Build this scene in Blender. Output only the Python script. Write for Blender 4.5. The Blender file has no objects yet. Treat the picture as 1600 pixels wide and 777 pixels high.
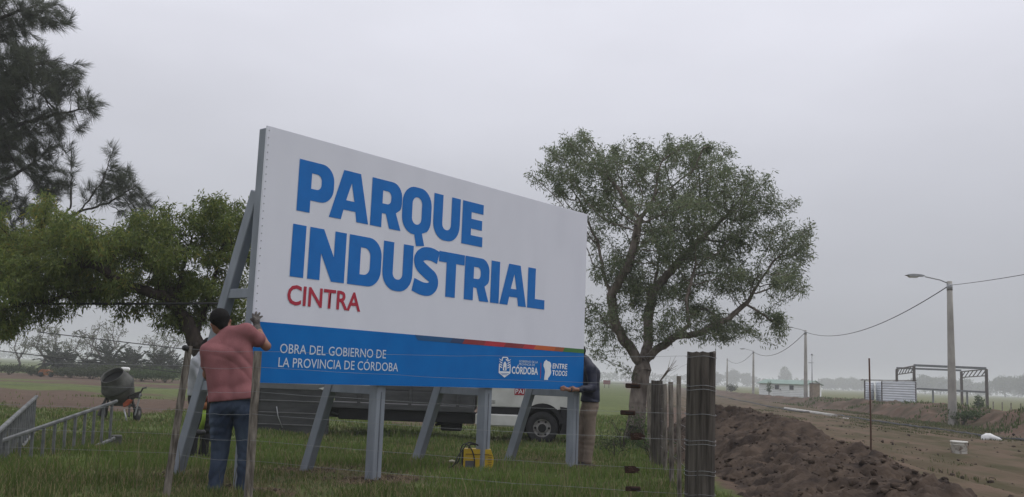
import bpy, math, random
import numpy as np
from mathutils import Vector, Matrix

rnd = random.Random(7)
rng = np.random.default_rng(11)
SC = bpy.context.scene
COL = SC.collection
rad = math.radians

# ------------------------------------------------------------------ camera
CAM_Z = 1.22
F_PX = 1480.0                      # focal length in pixels of the 1600 px wide photograph
ROLL = math.atan(0.038)
PITCH = math.atan((588 - 388.5) * math.cos(ROLL) / F_PX)
FWD = np.array([0, math.cos(PITCH), math.sin(PITCH)])
_U0 = np.array([0, -math.sin(PITCH), math.cos(PITCH)])
_R0 = np.array([1.0, 0, 0])
RGT = math.cos(ROLL) * _R0 + math.sin(ROLL) * _U0
UPV = -math.sin(ROLL) * _R0 + math.cos(ROLL) * _U0
CAM = np.array([0, 0, CAM_Z])
cd = bpy.data.cameras.new('camera')
cam = bpy.data.objects.new('camera', cd)
COL.objects.link(cam)
cd.sensor_width = 36.0
cd.lens = 36.0 * F_PX / 1600.0
cd.clip_start = 0.05
cd.clip_end = 9000
cam.matrix_world = Matrix(((RGT[0], UPV[0], -FWD[0], 0), (RGT[1], UPV[1], -FWD[1], 0),
                           (RGT[2], UPV[2], -FWD[2], CAM_Z), (0, 0, 0, 1)))
SC.camera = cam

# ------------------------------------------------------------------ overcast sky, soft sun, exposure
world = bpy.data.worlds.new('World')
SC.world = world
world.use_nodes = True
nt = world.node_tree
nt.nodes.clear()
N = nt.nodes.new
out = N('ShaderNodeOutputWorld')
bg = N('ShaderNodeBackground')
sky = N('ShaderNodeTexSky')
sky.sky_type = 'NISHITA'
sky.sun_disc = False
SUN_EL, SUN_AZ = 64.0, 70.0       # degrees; azimuth clockwise from +Y
sky.sun_elevation = rad(SUN_EL)
sky.sun_rotation = rad(SUN_AZ)
sky.dust_density = 4.0
tc = N('ShaderNodeTexCoord')
sep = N('ShaderNodeSeparateXYZ')
nt.links.new(tc.outputs['Generated'], sep.inputs[0])
ramp = N('ShaderNodeValToRGB')     # overcast luminance: the zenith about three times the horizon
els = ramp.color_ramp.elements
els[0].position = 0.0
els[0].color = (0.385, 0.400, 0.432, 1)
els[1].position = 1.0
els[1].color = (1.22, 1.23, 1.33, 1)
e = els.new(0.12); e.color = (0.500, 0.512, 0.560, 1)
e = els.new(0.35); e.color = (0.800, 0.806, 0.885, 1)
nt.links.new(sep.outputs['Z'], ramp.inputs[0])
mp = N('ShaderNodeMapping')
mp.inputs['Scale'].default_value = (1.0, 1.0, 2.6)
nt.links.new(tc.outputs['Generated'], mp.inputs[0])
noi = N('ShaderNodeTexNoise')
noi.inputs['Scale'].default_value = 2.4
noi.inputs['Detail'].default_value = 5.0
noi.inputs['Roughness'].default_value = 0.45
nt.links.new(mp.outputs[0], noi.inputs[0])
mr = N('ShaderNodeMapRange')
mr.inputs['From Min'].default_value = 0.25
mr.inputs['From Max'].default_value = 0.75
mr.inputs['To Min'].default_value = 0.90
mr.inputs['To Max'].default_value = 1.10
nt.links.new(noi.outputs['Fac'], mr.inputs['Value'])
vm = N('ShaderNodeVectorMath'); vm.operation = 'SCALE'
nt.links.new(ramp.outputs[0], vm.inputs[0])
nt.links.new(mr.outputs[0], vm.inputs['Scale'])
vs = N('ShaderNodeVectorMath'); vs.operation = 'SCALE'
vs.inputs['Scale'].default_value = 0.08
nt.links.new(sky.outputs[0], vs.inputs[0])
mix = N('ShaderNodeMix'); mix.data_type = 'RGBA'
mix.inputs['Factor'].default_value = 0.93
nt.links.new(vs.outputs[0], mix.inputs['A'])
nt.links.new(vm.outputs[0], mix.inputs['B'])
nt.links.new(mix.outputs['Result'], bg.inputs[0])
bg.inputs[1].default_value = 1.0
nt.links.new(bg.outputs[0], out.inputs[0])

sd = bpy.data.lights.new('sun', 'SUN')
sd.energy = 1.1
sd.angle = rad(35)
sd.color = (1.0, 0.97, 0.93)
so = bpy.data.objects.new('sun', sd)
COL.objects.link(so)
_az, _el = rad(SUN_AZ), rad(SUN_EL)
sdir = Vector((math.sin(_az) * math.cos(_el), math.cos(_az) * math.cos(_el), math.sin(_el)))
so.rotation_euler = sdir.to_track_quat('Z', 'Y').to_euler()
so.location = sdir * 60
SC.view_settings.view_transform = 'Standard'
SC.view_settings.look = 'None'
SC.view_settings.exposure = 0.0
SC.view_settings.gamma = 1.0
SC.cycles.max_bounces = 6
SC.cycles.transparent_max_bounces = 6
SC.cycles.volume_bounces = 1
SC.cycles.use_denoising = True

# ------------------------------------------------------------------ pixel -> place helpers
def ray(px, py):
    return FWD + (px - 800) / F_PX * RGT - (py - 388.5) / F_PX * UPV
def at(px, py, Y):
    """point seen at photo pixel (px,py) standing at forward distance Y metres"""
    d = ray(px, py)
    return CAM + d * (Y / d[1])

def smooth(t):
    t = np.clip(t, 0, 1)
    return t * t * (3 - 2 * t)
def ground_z(x, y):
    x = np.asarray(x, float); y = np.asarray(y, float)
    w = smooth((y - 3.0) / 3.0) * (1 - smooth((y - 11.0) / 10.5)) * (1 - smooth((x - 1.9 - 0.13 * (y - 7)) / 2.2))
    n = 0.022 * np.sin(1.7 * x + 0.8 * y) + 0.02 * np.sin(0.9 * y - 1.3 * x + 1.0) + 0.012 * np.sin(4.1 * x + 2.2) * np.sin(3.3 * y)
    m = (1 - smooth((x - 2.2) / 1.0)) * (1 - smooth((y - 45) / 30.0))
    return -0.30 + 0.30 * w + n * m
def gnd(px, py):
    d = ray(px, py)
    Y = 15.0
    for _ in range(60):
        P = CAM + d * (Y / d[1])
        Y2 = (float(ground_z(P[0], P[1])) - CAM_Z) / d[2] * d[1]
        Y = 0.5 * Y + 0.5 * Y2
    P = CAM + d * (Y / d[1])
    return np.array([P[0], P[1], float(ground_z(P[0], P[1]))])
def on_ground(px, Y):
    """point on the ground at distance Y in the column of pixel px"""
    y = 640.0
    for _ in range(40):
        P = at(px, y, Y)
        y += (P[2] - float(ground_z(P[0], P[1]))) * F_PX / Y * 0.9
    P = at(px, y, Y)
    return np.array([P[0], P[1], float(ground_z(P[0], P[1]))])

# value noise in numpy
_perm = np.random.default_rng(5).random((256, 256))
def vnoise(x, y):
    xi = np.floor(x).astype(int); yi = np.floor(y).astype(int)
    fx = x - xi; fy = y - yi
    fx = fx * fx * (3 - 2 * fx); fy = fy * fy * (3 - 2 * fy)
    a = _perm[xi & 255, yi & 255]; b = _perm[(xi + 1) & 255, yi & 255]
    c = _perm[xi & 255, (yi + 1) & 255]; d = _perm[(xi + 1) & 255, (yi + 1) & 255]
    return (a * (1 - fx) + b * fx) * (1 - fy) + (c * (1 - fx) + d * fx) * fy
def fbm(x, y, o=4):
    s = 0; a = 0.5
    for i in range(o):
        s = s + a * vnoise(x * 2 ** i + 17 * i, y * 2 ** i + 31 * i); a *= 0.5
    return s

# ------------------------------------------------------------------ materials
MATS = {}
def mat(name, color, rough=0.7, var=0.25, scale=6.0, color2=None, metal=0.0, bump=0.0, bscale=None,
        stretch=(1, 1, 1), spec=0.3, detail=5.0, lo=0.35, hi=0.65):
    if name in MATS:
        return MATS[name]
    m = bpy.data.materials.new(name)
    m.use_nodes = True
    t = m.node_tree
    b = t.nodes['Principled BSDF']
    b.inputs['Roughness'].default_value = rough
    b.inputs['Metallic'].default_value = metal
    b.inputs['Specular IOR Level'].default_value = spec
    c1 = (*color, 1)
    c2 = (*(color2 if color2 else tuple(max(0, c * (1 - var)) for c in color)), 1)
    tcn = t.nodes.new('ShaderNodeTexCoord')
    mpn = t.nodes.new('ShaderNodeMapping')
    mpn.inputs['Scale'].default_value = stretch
    t.links.new(tcn.outputs['Object'], mpn.inputs[0])
    n = t.nodes.new('ShaderNodeTexNoise')
    n.inputs['Scale'].default_value = scale
    n.inputs['Detail'].default_value = detail
    t.links.new(mpn.outputs[0], n.inputs[0])
    r = t.nodes.new('ShaderNodeValToRGB')
    r.color_ramp.elements[0].position = lo
    r.color_ramp.elements[0].color = c2
    r.color_ramp.elements[1].position = hi
    r.color_ramp.elements[1].color = c1
    t.links.new(n.outputs['Fac'], r.inputs[0])
    t.links.new(r.outputs[0], b.inputs['Base Color'])
    if bump:
        n2 = t.nodes.new('ShaderNodeTexNoise')
        n2.inputs['Scale'].default_value = bscale or scale * 3
        n2.inputs['Detail'].default_value = 6
        t.links.new(mpn.outputs[0], n2.inputs[0])
        bp = t.nodes.new('ShaderNodeBump')
        bp.inputs['Strength'].default_value = bump
        bp.inputs['Distance'].default_value = 0.02
        t.links.new(n2.outputs['Fac'], bp.inputs['Height'])
        t.links.new(bp.outputs[0], b.inputs['Normal'])
    MATS[name] = m
    return m

def leaf_mat(name, trans=0.35, rough=0.6):
    """foliage: colour from the per-leaf attribute, some light let through"""
    m = bpy.data.materials.new(name)
    m.use_nodes = True
    t = m.node_tree
    b = t.nodes['Principled BSDF']
    b.inputs['Roughness'].default_value = rough
    b.inputs['Specular IOR Level'].default_value = 0.25
    a = t.nodes.new('ShaderNodeAttribute')
    a.attribute_name = 'Col'
    t.links.new(a.outputs['Color'], b.inputs['Base Color'])
    tr = t.nodes.new('ShaderNodeBsdfTranslucent')
    t.links.new(a.outputs['Color'], tr.inputs['Color'])
    mx = t.nodes.new('ShaderNodeMixShader')
    mx.inputs[0].default_value = trans
    t.links.new(b.outputs[0], mx.inputs[1])
    t.links.new(tr.outputs[0], mx.inputs[2])
    t.links.new(mx.outputs[0], t.nodes['Material Output'].inputs[0])
    MATS[name] = m
    return m

# ------------------------------------------------------------------ object helpers
def tag(o, label=None, cat=None, group=None, kind=None):
    if label: o['label'] = label
    if cat: o['category'] = cat
    if group: o['group'] = group
    if kind: o['kind'] = kind
    return o
def thing(name, label, cat, loc=(0, 0, 0), rotz=0.0, group=None):
    o = bpy.data.objects.new(name, None)
    COL.objects.link(o)
    o.empty_display_size = 0.2
    o.location = tuple(float(v) for v in loc)
    o.rotation_euler = (0, 0, rotz)
    bpy.context.view_layer.update() if False else None
    return tag(o, label, cat, group)
def link(name, me, parent=None, loc=None):
    o = bpy.data.objects.new(name, me)
    COL.objects.link(o)
    if parent is not None: o.parent = parent
    if loc is not None: o.location = tuple(float(v) for v in loc)
    return o
def np_mesh(name, V, Fq, m=None, smooth_=False, col=None):
    """V (n,3); Fq (k,3|4) int array; col (n,3) per-vertex colour"""
    me = bpy.data.meshes.new(name)
    V = np.ascontiguousarray(V, np.float32); Fq = np.ascontiguousarray(Fq, np.int32)
    k, w = Fq.shape
    me.vertices.add(len(V)); me.vertices.foreach_set('co', V.ravel())
    me.loops.add(k * w); me.loops.foreach_set('vertex_index', Fq.ravel())
    me.polygons.add(k)
    me.polygons.foreach_set('loop_start', np.arange(0, k * w, w, dtype=np.int32))
    me.polygons.foreach_set('loop_total', np.full(k, w, np.int32))
    if smooth_: me.polygons.foreach_set('use_smooth', np.ones(k, bool))
    me.update(calc_edges=True)
    if col is not None:
        a = me.color_attributes.new('Col', 'FLOAT_COLOR', 'POINT')
        c4 = np.ones((len(V), 4), np.float32); c4[:, :3] = col
        a.data.foreach_set('color', c4.ravel())
    if m: me.materials.append(m)
    return me

class MB:
    """collects shapes and links them as ONE mesh object"""
    def __init__(s): s.v = []; s.f = []; s.mi = []; s.sm = []
    def add(s, vs, fs, mi=0, sm=False):
        o = len(s.v)
        s.v += [tuple(float(c) for c in p) for p in vs]
        s.f += [tuple(i + o for i in f) for f in fs]
        s.mi += [mi] * len(fs); s.sm += [sm] * len(fs)
        return s
    def box(s, c, size, rz=0.0, mi=0, ax=None, bev=0.0):
        """box at centre c; ax = 3 axis vectors or rotation rz about z"""
        if ax is None:
            ax = [(math.cos(rz), math.sin(rz), 0), (-math.sin(rz), math.cos(rz), 0), (0, 0, 1)]
        ax = [np.array(a, float) for a in ax]; c = np.array(c, float)
        h = [k / 2 for k in size]
        b = min(bev, min(h) * 0.9)
        if b <= 0:
            vs = [c + ax[0] * h[0] * i + ax[1] * h[1] * j + ax[2] * h[2] * k for i in (-1, 1) for j in (-1, 1) for k in (-1, 1)]
            fs = [(0, 1, 3, 2), (4, 6, 7, 5), (0, 4, 5, 1), (2, 3, 7, 6), (0, 2, 6, 4), (1, 5, 7, 3)]
            return s.add(vs, fs, mi)
        # chamfered box: bevel the four long edges round axis 2 and the ends
        pts = []
        for k, hb in ((-h[2], b), (-h[2] + b, 0), (h[2] - b, 0), (h[2], b)):
            x, y = h[0] - hb, h[1] - hb
            q = b if hb == 0 else b * 0.5
            for (i, j) in ((x - q, -y), (x, -y + q), (x, y - q), (x - q, y), (-x + q, y), (-x, y - q), (-x, -y + q), (-x + q, -y)):
                pts.append(c + ax[0] * i + ax[1] * j + ax[2] * k)
        fs = [tuple(range(7, -1, -1)), tuple(range(24, 32))]
        for r in range(3):
            for i in range(8):
                a = r * 8 + i; d = r * 8 + (i + 1) % 8
                fs.append((a, d, d + 8, a + 8))
        return s.add(pts, fs, mi)
    def bar(s, a, b, w, h, up=(0, 0, 1), mi=0, bev=0.0):
        """rectangular bar from a to b, w across, h along 'up'"""
        a = np.array(a, float); b = np.array(b, float)
        d = b - a; L = np.linalg.norm(d); d /= L
        up = np.array(up, float); x = np.cross(up, d); n = np.linalg.norm(x)
        if n < 1e-6: x = np.cross((1, 0, 0), d); n = np.linalg.norm(x)
        x /= n; u = np.cross(d, x)
        return s.box((a + b) / 2, (w, h, L), ax=(x, u, d), mi=mi, bev=bev)
    def tube(s, pts, r, n=8, mi=0, cap=True, sm=True):
        P = [np.array(p, float) for p in pts]
        R = [r] * len(P) if np.isscalar(r) else list(r)
        d0 = P[1] - P[0]; d0 /= np.linalg.norm(d0)
        x = np.cross(d0, (0, 0, 1.0))
        if np.linalg.norm(x) < 1e-3: x = np.cross(d0, (1.0, 0, 0))
        x /= np.linalg.norm(x)
        vs = []; fs = []
        for i, p in enumerate(P):
            d = P[min(i + 1, len(P) - 1)] - P[max(i - 1, 0)]
            d = d / (np.linalg.norm(d) + 1e-12)
            x = x - d * (x @ d); x /= np.linalg.norm(x); y = np.cross(d, x)
            for k in range(n):
                a = 2 * math.pi * k / n
                vs.append(p + R[i] * (math.cos(a) * x + math.sin(a) * y))
        for i in range(len(P) - 1):
            for k in range(n):
                k2 = (k + 1) % n
                fs.append((i * n + k, i * n + k2, (i + 1) * n + k2, (i + 1) * n + k))
        s.add(vs, fs, mi, sm)
        if cap:
            o = len(s.v) - len(vs)
            s.f += [tuple(o + k for k in range(n - 1, -1, -1)), tuple(o + (len(P) - 1) * n + k for k in range(n))]
            s.mi += [mi, mi]; s.sm += [False, False]
        return s
    def lathe(s, prof, c=(0, 0, 0), axis=(0, 0, 1), n=20, mi=0, sm=True, cap=True):
        """prof: list of (radius, height along axis)"""
        c = np.array(c, float); z = np.array(axis, float); z /= np.linalg.norm(z)
        x = np.cross(z, (0, 1.0, 0))
        if np.linalg.norm(x) < 1e-3: x = np.cross(z, (1.0, 0, 0))
        x /= np.linalg.norm(x); y = np.cross(z, x)
        vs = []; fs = []
        for r_, h_ in prof:
            for k in range(n):
                a = 2 * math.pi * k / n
                vs.append(c + z * h_ + r_ * (math.cos(a) * x + math.sin(a) * y))
        for i in range(len(prof) - 1):
            for k in range(n):
                k2 = (k + 1) % n
                fs.append((i * n + k, i * n + k2, (i + 1) * n + k2, (i + 1) * n + k))
        s.add(vs, fs, mi, sm)
        if cap:
            o = len(s.v) - len(vs)
            s.f += [tuple(o + k for k in range(n - 1, -1, -1)), tuple(o + (len(prof) - 1) * n + k for k in range(n))]
            s.mi += [mi, mi]; s.sm += [False, False]
        return s
    def prism(s, poly, o, ax, ay, az, depth, mi=0):
        """2-D polygon (ax, ay) extruded by depth along az from o"""
        o = np.array(o, float); ax, ay, az = (np.array(a, float) for a in (ax, ay, az))
        n = len(poly)
        vs = [o + ax * p[0] + ay * p[1] for p in poly] + [o + ax * p[0] + ay * p[1] + az * depth for p in poly]
        fs = [tuple(range(n - 1, -1, -1)), tuple(range(n, 2 * n))] + [(i, (i + 1) % n, n + (i + 1) % n, n + i) for i in range(n)]
        return s.add(vs, fs, mi)
    def build(s, name, m, parent=None, loc=None):
        me = bpy.data.meshes.new(name)
        me.from_pydata(s.v, [], s.f)
        ms = m if isinstance(m, (list, tuple)) else [m]
        for q in ms: me.materials.append(q)
        me.polygons.foreach_set('material_index', s.mi)
        me.polygons.foreach_set('use_smooth', s.sm)
        me.update()
        return link(name, me, parent, loc)

# ================================================================== SETTING
# ---- board geometry is needed early (feet clearings)
BL = np.array([-2.5585, 9.5, CAM_Z - 0.1628])      # lower left corner of the sign panel
BYAW = rad(51.33)
BW = np.array([math.cos(BYAW), math.sin(BYAW), 0])   # along the panel
BN = np.array([math.sin(BYAW), -math.cos(BYAW), 0])  # out of its printed face
BZ = np.array([0, 0, 1.0])
PW, PH = 5.889, 2.625
def board_at(px, py, off=0.0):
    d = ray(px, py)
    t = ((BL - CAM) @ BN + off) / (d @ BN)
    return CAM + d * t
LEG_U = [0.09, 1.85, 3.77, 5.80]
LEG_OFF = 0.10                                       # post centre behind the panel
BRACE_OFF = 1.27
def leg_foot(u, off):
    p = BL + BW * u - BN * off
    return np.array([p[0], p[1], float(ground_z(p[0], p[1]))])
FEET = [leg_foot(u, LEG_OFF) for u in LEG_U] + [leg_foot(u, BRACE_OFF) for u in LEG_U]

def fence_side_x(y):                                  # side fence running away beside the lane
    return 1.45 + 0.118 * (np.asarray(y, float) - 7.0)

def clearing(x, y):
    """bare trodden soil round the sign's feet, 0..1"""
    c = np.zeros_like(np.asarray(x, float))
    nn = fbm(np.asarray(x) * 2.3 + 40, np.asarray(y) * 2.3 + 9, 3)
    for P in FEET:
        r = np.hypot(x - P[0], (y - P[1]) * 1.0)
        c = np.maximum(c, 1 - smooth((r - 0.20) / 0.45 + (nn - 0.45) * 1.8))
    for i in range(4):
        A, B = FEET[i], FEET[i + 4]
        d = (B - A)[:2]; L = np.hypot(*d)
        t = np.clip(((x - A[0]) * d[0] + (y - A[1]) * d[1]) / L ** 2, 0, 1)
        r = np.hypot(x - A[0] - d[0] * t, y - A[1] - d[1] * t)
        c = np.maximum(c, 0.65 * (1 - smooth((r - 0.05) / 0.5 + (nn - 0.45) * 2.2)))
    return np.clip(c, 0, 1)
def dirt_mask(x, y):
    n = fbm(x * 0.35 + 3, y * 0.35 + 8, 4) - 0.47
    n2 = fbm(x * 0.09 + 13, y * 0.2 + 5, 4) - 0.47
    b1 = smooth((y - 29.0 + n * 9) / 2.5) * (1 - smooth((y - 42 + n2 * 22) / 5.0)) * (1 - smooth((x + 1.5) / 4.0)) * 0.95
    b2 = smooth((y - 60 + n2 * 30) / 6.0) * (1 - smooth((y - 88 + n2 * 30) / 10.0)) * (1 - smooth((x + 6) / 10.0)) * 0.8
    lane = smooth((x - fence_side_x(y) - 0.5 + n * 1.5) / 0.8) * (1 - smooth((x - 21.5 - 0.12 * (y - 36)) / 2.5))
    return np.clip(np.maximum(np.maximum(b1, b2), np.maximum(lane, clearing(x, y))), 0, 1)

def spaced(segs):
    o = []
    for a, b, n, g in segs:
        t = np.linspace(0, 1, n, endpoint=False)
        o.append(a + (b - a) * t ** g)
    return np.concatenate(o)
gx = np.concatenate([-spaced([(0, 14, 80, 1), (14, 45, 70, 1.2), (45, 1400, 40, 2.2)])[1:][::-1], spaced([(0, 14, 80, 1), (14, 45, 70, 1.2), (45, 1400, 40, 2.2)])])
gx = np.concatenate([[-1400], gx, [1400]])
gy = np.concatenate([spaced([(-60, 4, 16, 1), (4, 24, 130, 1), (24, 48, 90, 1), (48, 110, 70, 1.2), (110, 2500, 50, 2.2)]), [2500]])
GX, GY = np.meshgrid(gx, gy)
def grid_faces(ny, nx):
    i = np.arange(ny - 1)[:, None] * nx + np.arange(nx - 1)[None, :]
    return np.stack([i, i + 1, i + nx + 1, i + nx], -1).reshape(-1, 4)
GZ = ground_z(GX, GY)
gcol = np.stack([dirt_mask(GX, GY), np.clip(smooth((GX - 20 - 0.13 * (GY - 36)) / 4) * 0.8 + 0.08 * smooth((GY - 25) / 40), 0, 1), GX * 0], -1).reshape(-1, 3)

def ground_material():
    m = bpy.data.materials.new('ground'); m.use_nodes = True
    t = m.node_tree; b = t.nodes['Principled BSDF']; n_ = t.nodes.new; L = t.links.new
    b.inputs['Roughness'].default_value = 0.95; b.inputs['Specular IOR Level'].default_value = 0.1
    geo = n_('ShaderNodeNewGeometry')
    def noise(scale, det=5, rough=0.55, st=(1, 1, 1)):
        q = n_('ShaderNodeMapping'); q.inputs['Scale'].default_value = st
        L(geo.outputs['Position'], q.inputs[0])
        k = n_('ShaderNodeTexNoise'); k.inputs['Scale'].default_value = scale; k.inputs['Detail'].default_value = det
        k.inputs['Roughness'].default_value = rough
        L(q.outputs[0], k.inputs[0]); return k.outputs['Fac']
    def rmp(f, lo, hi, c1, c2):
        r = n_('ShaderNodeValToRGB'); e = r.color_ramp.elements
        e[0].position = lo; e[1].position = hi; e[0].color = (*c1, 1); e[1].color = (*c2, 1)
        L(f, r.inputs[0]); return r.outputs[0]
    def mixc(f, a, c):
        x = n_('ShaderNodeMix'); x.data_type = 'RGBA'
        if isinstance(f, float): x.inputs['Factor'].default_value = f
        else: L(f, x.inputs['Factor'])
        L(a, x.inputs['A']); L(c, x.inputs['B']); return x.outputs['Result']
    at_ = n_('ShaderNodeAttribute'); at_.attribute_name = 'Col'
    sp = n_('ShaderNodeSeparateColor'); L(at_.outputs['Color'], sp.inputs[0])
    g1 = rmp(noise(0.22, 6), 0.35, 0.65, (0.066, 0.092, 0.028), (0.112, 0.142, 0.044))
    g2 = rmp(noise(3.0, 6), 0.4, 0.62, (0.044, 0.052, 0.022), (0.120, 0.135, 0.048))
    grass = mixc(0.5, g1, g2)
    dry = rmp(noise(0.6, 5, st=(0.5, 2, 1)), 0.4, 0.6, (0.085, 0.092, 0.038), (0.150, 0.140, 0.062))
    f = n_('ShaderNodeMath'); f.operation = 'MULTIPLY'; L(sp.outputs[1], f.inputs[0]); f.inputs[1].default_value = 0.8
    grass = mixc(f.outputs[0], grass, dry)
    d1 = rmp(noise(1.3, 8, 0.65), 0.35, 0.65, (0.070, 0.046, 0.034), (0.122, 0.082, 0.060))
    d2 = rmp(noise(9.0, 8, 0.7), 0.38, 0.62, (0.055, 0.038, 0.028), (0.120, 0.086, 0.064))
    dirt = mixc(0.5, d1, d2)
    # ragged edge between soil and grass
    a = n_('ShaderNodeMath'); a.operation = 'SUBTRACT'; L(noise(2.2, 7, 0.7), a.inputs[0]); a.inputs[1].default_value = 0.5
    s_ = n_('ShaderNodeMath'); s_.operation = 'MULTIPLY_ADD'; L(a.outputs[0], s_.inputs[0]); s_.inputs[1].default_value = 1.3; L(sp.outputs[0], s_.inputs[2])
    mr_ = n_('ShaderNodeMapRange'); mr_.inputs['From Min'].default_value = 0.32; mr_.inputs['From Max'].default_value = 0.68
    L(s_.outputs[0], mr_.inputs['Value'])
    L(mixc(mr_.outputs[0], grass, dirt), b.inputs['Base Color'])
    bp = n_('ShaderNodeBump'); bp.inputs['Strength'].default_value = 0.6; bp.inputs['Distance'].default_value = 0.05
    L(noise(7, 8, 0.7), bp.inputs['Height']); L(bp.outputs[0], b.inputs['Normal'])
    return m
ground = link('ground', np_mesh('ground', np.stack([GX, GY, GZ], -1).reshape(-1, 3), grid_faces(len(gy), len(gx)), ground_material(), True, gcol))
tag(ground, 'flat pasture with trodden brown strips', kind='structure')

# ---- dirt lane between the near heap and the far bank
def lane_material():
    m = mat('lane_dirt', (0.120, 0.086, 0.062), 0.97, color2=(0.066, 0.058, 0.032), scale=0.55, bump=0.9, bscale=6, spec=0.06, stretch=(2.2, 0.7, 1), lo=0.36, hi=0.64, detail=12)
    return m
ly = spaced([(6, 60, 300, 1), (60, 320, 80, 1.4)])
lt = np.linspace(0, 1, 110)
lane_l = 4.2 + 0.118 * (ly - 7); lane_r = 17.6 + 0.118 * (ly - 32)
LX = lane_l[:, None] + (lane_r - lane_l)[:, None] * lt[None]; LY = np.repeat(ly[:, None], 110, 1)
_ru = lt[None] * 12.5 + 0.5 * (fbm(LY * 0.12, LY * 0 + 3, 2) - 0.4)
LZ = np.maximum(ground_z(LX, LY), -0.30) + 0.02 + 0.10 * fbm(LX * 1.6, LY * 0.8, 4) + 0.03 * fbm(LX * 6, LY * 5, 2)
for _c in (3.1, 4.9, 7.4, 9.2):
    LZ = LZ - 0.055 * np.exp(-((_ru - _c) / 0.22) ** 2) + 0.03 * np.exp(-((np.abs(_ru - _c) - 0.42) / 0.16) ** 2)
LZ = np.where((lt[None] < 0.005) | (lt[None] > 0.995), -0.36, LZ)
lane = link('dirt_road', np_mesh('dirt_road', np.stack([LX, LY, LZ], -1).reshape(-1, 3), grid_faces(len(ly), 110), lane_material(), True))
tag(lane, 'bare brown earth lane running past the sign', kind='structure')

# ---- heap of dug soil beside the fence
def heap_h(x, y):
    Hk = np.interp(y, [6, 8, 10, 12, 14, 16, 19, 21, 24, 26, 28, 30], [0.5, 0.6, 0.62, 0.66, 0.70, 0.86, 0.98, 0.84, 1.03, 0.85, 0.45, 0.0])
    xc = np.interp(y, [6, 12, 14, 16, 19, 24, 30], [3.9, 4.7, 5.0, 5.1, 5.4, 5.9, 6.3])
    wl = np.interp(y, [6, 14, 24, 30], [3.2, 3.0, 2.5, 2.3]); wr = np.interp(y, [6, 12, 16, 24, 30], [1.5, 1.45, 1.35, 1.2, 1.1])
    d = np.where(x < xc, (np.maximum(xc - x, 0) / wl) ** 1.35, (x - xc) / wr)
    n = fbm(x * 1.1 + 5, y * 1.1 + 2, 3) - 0.45
    prof = 1 - smooth(d + n * 0.35)
    k = fbm(x * 3.2, y * 3.2, 5) - 0.48
    k2 = np.abs(fbm(x * 7.0 + 9, y * 7.0 + 4, 3) - 0.45)
    return Hk * prof * (1 + 0.5 * n) + (0.44 * k - 0.45 * k2 + 0.11 * (fbm(x * 13 + 2, y * 13, 2) - 0.38)) * smooth(prof * 3) * 0.75
hx = np.arange(1.9, 8.4, 0.042); hy = np.concatenate([np.arange(6.0, 16, 0.04), np.arange(16, 31, 0.065)])
HX, HY = np.meshgrid(hx, hy)
HZ = -0.33 + heap_h(HX, HY)
keep = HX - fence_side_x(HY) > 0.25
HZ = np.where(keep, HZ, -0.6)
soil = mat('dug_soil', (0.082, 0.060, 0.045), 0.95, color2=(0.030, 0.022, 0.018), scale=3.2, bump=1.0, bscale=16, spec=0.12, detail=9)
heap = link('soil_heap', np_mesh('soil_heap', np.stack([HX, HY, HZ], -1).reshape(-1, 3), grid_faces(len(hy), len(hx)), soil, True))
tag(heap, 'long heap of dark dug soil beside the fence', kind='structure')

def ico():
    t = (1 + 5 ** 0.5) / 2
    v = np.array([(-1, t, 0), (1, t, 0), (-1, -t, 0), (1, -t, 0), (0, -1, t), (0, 1, t), (0, -1, -t), (0, 1, -t), (t, 0, -1), (t, 0, 1), (-t, 0, -1), (-t, 0, 1)], float)
    f = np.array([(0, 11, 5), (0, 5, 1), (0, 1, 7), (0, 7, 10), (0, 10, 11), (1, 5, 9), (5, 11, 4), (11, 10, 2), (10, 7, 6), (7, 1, 8), (3, 9, 4), (3, 4, 2), (3, 2, 6), (3, 6, 8), (3, 8, 9), (4, 9, 5), (2, 4, 11), (6, 2, 10), (8, 6, 7), (9, 8, 1)])
    return v / np.linalg.norm(v[0]), f
def clod_mesh(name, P, S, m):
    iv, if_ = ico()
    n = len(P)
    jit = 1 + 1.0 * (rng.random((n, 12, 1)) - 0.5)
    V = P[:, None, :] + iv[None] * jit * S[:, None, None] * np.array([1, 1, 0.75]) * (0.7 + 0.6 * rng.random((n, 1, 3)))
    Fa = if_[None] + (np.arange(n) * 12)[:, None, None]
    return np_mesh(name, V.reshape(-1, 3), Fa.reshape(-1, 3), m)
cy = 6.5 + 20 * rng.random(16000) ** 1.3; cx = 2.0 + 6.6 * rng.random(16000)
hz = heap_h(cx, cy)
ok = (cx > fence_side_x(cy) + 0.45) & ((hz > 0.07) | (rng.random(16000) < 0.05)) & (fbm(cx * 0.9, cy * 0.9, 2) > 0.36) & (rng.random(16000) < 0.55)
cx, cy, hz = cx[ok], cy[ok], hz[ok]
S_ = 0.008 + 0.042 * rng.random(len(cx)) ** 3.5
clods = link('soil_clods', clod_mesh('soil_clods', np.stack([cx, cy, np.maximum(-0.33 + hz, -0.29) + S_ * 0.2], -1), S_, soil))
tag(clods, 'loose dark earth clods strewn over the heap', kind='stuff')

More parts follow.
